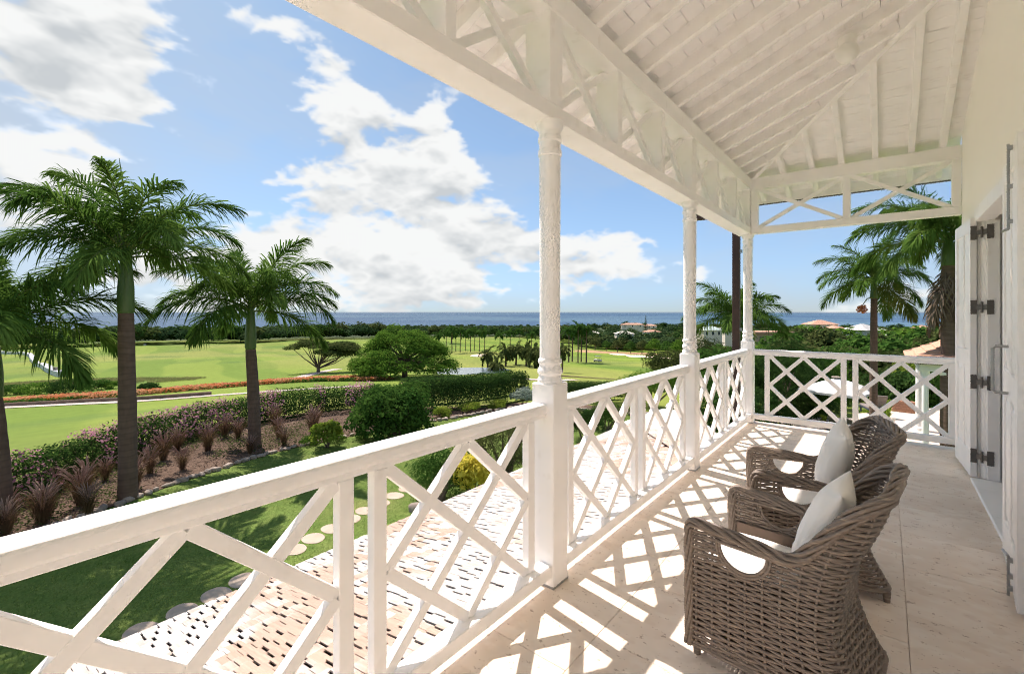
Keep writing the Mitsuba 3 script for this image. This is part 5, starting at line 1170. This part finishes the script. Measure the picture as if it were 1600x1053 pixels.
def parasol(label, bearing, depth, ztop, zrim, rad, sides, z0, rot=0):
    x, y = at(bearing, depth); t = thing('parasol', label, 'parasol', None); an = np.linspace(0, 2 * math.pi, sides + 1)[:-1] + math.radians(rot); m = MB(); K = 7; N_ = sides * 8
    prof = lambda u: ztop + (zrim - ztop) * (u ** 1.25); vs = []
    for i in range(K + 1):
        u = i / K
        for j in range(N_):
            a, b = an[j // 8], an[(j // 8 + 1) % sides]; f = (j % 8) / 8; p0 = np.array([math.cos(a), math.sin(a)]); p1 = np.array([math.cos(b), math.sin(b)]); q = (p0 * (1 - f) + p1 * f) * rad * u; sag = 0.06 * u * math.sin(math.pi * f)
            vs.append([x + q[0], y + q[1], prof(u) - sag * 0.6])
    i, j = np.meshgrid(np.arange(K), np.arange(N_), indexing='ij'); q = np.stack([i * N_ + j, (i + 1) * N_ + j, (i + 1) * N_ + (j + 1) % N_, i * N_ + (j + 1) % N_], -1).reshape(-1, 4)
    put('canopy', MB().add(vs, q), 'parasol_cloth', t); rim = np.array(vs[-N_:]); put('valance', MB().add(np.vstack([rim, rim - [0, 0, 0.16]]), np.stack([np.arange(N_), N_ + np.arange(N_), N_ + (np.arange(N_) + 1) % N_, (np.arange(N_) + 1) % N_], -1)), 'parasol_cloth', t)
    put('pole', MB().tube([[x, y, z0], [x, y, ztop + 0.02]], 0.03, 10), 'window_dark', t); put('finial', MB().lathe([(0, 0), (0.035, 0.0), (0.05, 0.05), (0.03, 0.1), (0, 0.14)], (x, y, ztop), 12), 'parasol_cloth', t, smooth=True); put('base', MB().lathe([(0, 0), (0.3, 0), (0.3, 0.06), (0.05, 0.1), (0, 0.1)], (x, y, z0), 20), 'stone', t)
    for a in an: put('rib', MB().tube([[x, y, ztop - 0.03], [x + 0.98 * rad * math.cos(a), y + 0.98 * rad * math.sin(a), zrim + 0.02]], 0.011, 5), 'window_dark', t)


parasol('large square white parasol above the sun loungers beyond the far balustrade', 34.85, 34, -3.15, -4.0, 2.75, 4, gz(x, y), 30)
parasol('white domed parasol just past the end of the shingle roof', 18.46, 12.2, -0.86, -1.42, 1.3, 8, -3.1, 10)


def lounger(label, bearing, depth, ang, zz=None):
    x, y = at(bearing, depth); z = gz(x, y) + 0.06 if zz is None else zz; t = thing('sun_lounger', label, 'sun lounger'); M_ = M4(x, y, z, ang)
    place('frame', shape(MB().box([-1.0, -0.36, 0.26], [0.95, 0.36, 0.32], 0.01), 'window_dark'), M_, t); place('seat_mattress', shape(MB().box([-0.25, -0.33, 0.323], [0.95, 0.33, 0.41], 0.03), 'lounger_fabric'), M_, t)
    a = math.radians(58); place('back_mattress', shape(MB().obox([-0.26 - 0.42 * math.cos(a), 0, 0.38 + 0.42 * math.sin(a)], [0.42, 0.33, 0.045], [[-math.cos(a), 0, math.sin(a)], [0, 1, 0], [math.sin(a), 0, math.cos(a)]], 0.03), 'lounger_fabric'), M_, t)
    for q in ((-0.9, -0.3), (-0.9, 0.3), (0.85, -0.3), (0.85, 0.3)): place('leg', shape(MB().box([q[0] - 0.03, q[1] - 0.03, 0], [q[0] + 0.03, q[1] + 0.03, 0.259]), 'window_dark'), M_, t)


lounger('brown grey sun lounger with raised back, left one under the white parasol', 35.07, 31.5, 60); lounger('brown grey sun lounger with raised back, right one under the white parasol', 36.46, 31.0, 60)
lounger('sun lounger partly hidden behind the farther armchair, nearest the planter', 37.86, 24.0, 110, UT + 0.004)


def planter(label, bearing, depth, s_, seed, z0):
    x, y = at(bearing, depth); t = thing('planter', label, 'planter'); put('pot', MB().lathe([(0, 0), (0.2 * s_, 0), (0.34 * s_, 0.62 * s_), (0.37 * s_, 0.64 * s_), (0.37 * s_, 0.7 * s_), (0.31 * s_, 0.7 * s_), (0.30 * s_, 0.6 * s_), (0, 0.6 * s_)], (x, y, z0), 24), 'planter_white', t, smooth=30)
    q = rng_(seed); m = MB()
    for k in range(60):
        a = q.uniform(0, 6.28); h = q.uniform(0.3, 0.8) * s_; o = q.uniform(0.1, 0.5) * s_; d = np.array([math.cos(a), math.sin(a), 0]); sd = np.array([-d[1], d[0], 0]) * 0.03 * s_; b = np.array([x, y, z0 + 0.6 * s_])
        p0, p1, p2 = b, b + d * o * 0.5 + [0, 0, h * 0.7], b + d * o + [0, 0, h]; m.add([p0 - sd, p0 + sd, p1 - sd, p1 + sd, p2], [[0, 1, 3], [0, 3, 2], [2, 3, 4]])
    put('plant', m, 'leaf_lime', t)


planter('white tapered pot with a spiky yellow green plant on the pool terrace', 38.74, 20.4, 0.92, 3, UT + 0.002); planter('terracotta toned low pot left of the sun loungers', 33.84, 33, 0.7, 4, gz(*at(33.84, 33)) + 0.07); scene[[k for k in scene if k.startswith('planter_001__pot')][0]]['bsdf'] = {'type': 'ref', 'id': 'mat_terracotta'}
t = thing('garden_wall', 'low reddish garden wall behind the pool terrace', 'wall'); a, b = at(39.16, 25.0), at(41.14, 24.2)
for i in range(4):
    for j in range(9):
        u0 = (j + (0.5 if i % 2 else 0)) / 9.5; u1 = u0 + 0.95 / 9.5; p0 = [a[0] + (b[0] - a[0]) * u0, a[1] + (b[1] - a[1]) * u0, UT + 0.075 + i * 0.15]; p1 = [a[0] + (b[0] - a[0]) * u1, a[1] + (b[1] - a[1]) * u1, UT + 0.075 + i * 0.15]; put('block', MB().bar(p0, p1, 0.14, 0.3, ch=0.01), 'terracotta', t)
# pavilion
t = thing('pavilion', 'white columned pavilion with a red tiled roof at the far right, beyond the balustrade', 'pavilion'); px_, py_ = at(41.45, 16.4); X1, Y1 = px_ + 5.0, py_ + 4.0; EZ = -0.30
put('plinth', MB().box([px_ - 0.3, py_ - 0.3, UT + 0.003], [X1 + 0.3, Y1 + 0.3, UT + 0.35], 0.02), 'terrace_stone', t)
for cx_, cy_, r_ in ((px_ + 0.05, py_ + 0.05, 0.10), (px_ + 0.62, py_ + 0.05, 0.17), (px_ + 2.6, py_ + 0.1, 0.17), (X1, py_ + 0.1, 0.17), (px_ + 0.1, Y1, 0.17), (X1, Y1, 0.17)):
    put('column', MB().lathe([(0, 0), (r_ * 1.3, 0), (r_ * 1.3, 0.12), (r_, 0.16), (r_ * 0.92, EZ - UT - 0.65), (r_ * 1.25, EZ - UT - 0.55), (r_ * 1.25, EZ - UT - 0.46), (0, EZ - UT - 0.46)], (cx_, cy_, UT + 0.352), 20), W, t, smooth=35)
put('beam', MB().box([px_ - 0.12, py_ - 0.12, EZ - 0.1], [X1 + 0.12, py_ + 0.2, EZ + 0.16], 0.01), W, t); put('beam', MB().box([px_ - 0.12, py_ + 0.201, EZ - 0.1], [px_ + 0.2, Y1 + 0.12, EZ + 0.16], 0.01), W, t)
put('soffit', MB().box([px_ - 0.42, py_ - 0.42, EZ + 0.161], [X1 + 0.42, Y1 + 0.42, EZ + 0.22]), 'brown_timber', t)
ex, ey, mx, my, ph_ = px_ - 0.45, py_ - 0.45, (px_ + X1) / 2, (py_ + Y1) / 2, 1.5
for i in range(11):
    u0, u1 = i / 11, (i + 1.15) / 11; q = lambda u, z: [ex + (mx - ex) * u, ey + (my - ey) * u, X1 + 0.45 + (mx - X1 - 0.45) * u, Y1 + 0.45 + (my - Y1 - 0.45) * u, EZ + 0.24 + ph_ * u + z]
    A, B_ = q(u0, 0.06), q(min(u1, 1), 0.01); C_ = q(u0, 0.0)
    vs = [[A[0], A[1], A[4]], [A[2], A[1], A[4]], [A[2], A[3], A[4]], [A[0], A[3], A[4]], [B_[0], B_[1], B_[4]], [B_[2], B_[1], B_[4]], [B_[2], B_[3], B_[4]], [B_[0], B_[3], B_[4]], [C_[0], C_[1], C_[4]], [C_[2], C_[1], C_[4]], [C_[2], C_[3], C_[4]], [C_[0], C_[3], C_[4]]]
    put('tile_course', MB().add(vs, [[0, 1, 5], [0, 5, 4], [1, 2, 6], [1, 6, 5], [2, 3, 7], [2, 7, 6], [3, 0, 4], [3, 4, 7], [8, 9, 1], [8, 1, 0], [9, 10, 2], [9, 2, 1], [10, 11, 3], [10, 3, 2], [11, 8, 0], [11, 0, 3]]), 'roof_tile', t)
for a_, b_ in (((px_ + 0.8, UT + 0.5), (px_ + 2.4, UT + 1.3)), ((px_ + 0.8, UT + 1.3), (px_ + 2.4, UT + 0.5))): put('railing_bar', MB().bar([a_[0], py_ + 0.06 + 0.03 * (a_[1] < UT + 1), a_[1]], [b_[0], py_ + 0.06 + 0.03 * (a_[1] < UT + 1), b_[1]], 0.06, 0.04), W, t)
for zz in (UT + 0.48, UT + 1.35): put('railing_bar', MB().bar([px_ + 0.8, py_ + 0.06, zz], [px_ + 2.42, py_ + 0.06, zz], 0.07, 0.08), W, t)
# garden trees and shrubs on the right
G = [('dark leafy palm thicket left behind the far balustrade', 28.97, 34, 2.8, 5.4, 3600, 0.5, 'leaf_dark', 0.14), ('tall dark green palm clump left of centre behind the far balustrade', 30.69, 38, 3.0, 6.6, 3600, 0.6, 'leaf_dark', 0.16),
     ('mid green bush with long leaves behind the parasol', 32.40, 42, 3.0, 5.8, 3600, 0.5, 'leaf_mid', 0.2), ('dark hedge like shrub under the left edge of the parasol', 32.40, 39.5, 2.2, 3.1, 3600, 0.25, 'leaf_dark', 0.5),
     ('bright green shrub left of the parasol top', 33.94, 46, 2.6, 5.2, 3200, 0.35, 'leaf_bright', 0.4), ('broad mid green bush behind the slender palm', 36.06, 55, 3.8, 6.6, 4000, 0.4, 'leaf_mid', 0.5), ('olive green bush right of the slender palm trunk', 38.78, 52, 3.4, 6.4, 3600, 0.4, 'leaf_olive', 0.5),
     ('dark round tree behind the low reddish wall', 39.49, 33, 2.3, 4.6, 5000, 0.26, 'leaf_dark', 0.5), ('dark round tree left of the pavilion column', 40.96, 31, 2.2, 4.6, 5000, 0.26, 'leaf_dark', 0.5), ('dark tree behind the pavilion', 42.62, 30, 2.2, 4.9, 4000, 0.28, 'leaf_mid', 0.5),
     ('yellow green bush above the pavilion roof', 41.85, 42, 2.6, 6.4, 3600, 0.35, 'leaf_lime', 0.4), ('bright lime green feathery shrub in front of the dark trees', 38.74, 27.0, 1.5, 3.1, 3600, 0.34, 'leaf_lime', 0.16), ('olive bush at the far right beside the house corner', 43.26, 46, 3.0, 6.2, 3200, 0.4, 'leaf_olive', 0.5),
     ('green bush behind the dark timber post', 24.38, 34, 2.6, 4.4, 4200, 0.28, 'leaf_mid', 0.5), ('yellowish palm like bush left of the dark timber post', 22.53, 42, 2.2, 5.0, 2400, 0.55, 'leaf_olive', 0.14), ('feathery palm bush rising over the handrail of the second bay', 18.60, 42, 2.2, 3.6, 2600, 0.5, 'leaf_olive', 0.14),
     ('dark bush seen through the lattice of the third bay', 23.86, 17, 1.4, 2.2, 3000, 0.15, 'leaf_dark', 0.5), ('second dark bush seen through the third bay lattice, by the timber post', 26.31, 17.5, 1.5, 2.6, 3000, 0.17, 'leaf_dark', 0.4), ('light green bush at the corner of the side lawn, beyond the far balustrade', 30.10, 31.5, 1.6, 1.0, 1600, 0.3, 'leaf_bright', 0.15)]
for k, (lab, b, d, rd, h, n, sz, lm, asp) in enumerate(G):
    if 'corner of the side lawn' in lab: continue
    x, y = at(b, d); shrub(lab, x, y, rd, h, n, sz, lm, 400 + k, 'garden_bush', 'bush', 4, gz(x, y) - 0.1, asp, 8, base=0.0)
sheet('side_lawn', [at(25.68, 21), at(25.68, 32), at(30.28, 33.0), at(34.48, 31.8), at(36.31, 27), at(36.06, 21)], 'lawn', 0.03, 0.8)
r = rng_(95); n = 5000; bb = r.uniform(27.87, 34.48, n); dd = r.uniform(25, 32, n); q = np.array([at(b_, d_) for b_, d_ in zip(bb, dd)])
tag(put('side_lawn_grass', MB().add(*leaves(np.column_stack([q, zt(q[:, 0], q[:, 1]) + 0.1]), np.tile([0.6, 0.6, 0.2], (n, 1)), 0.26, r, 0.12, up=0.0)), 'grass_dry'), 'longer grass on the patch of lawn beyond the far balustrade', 'grass', kind='stuff')
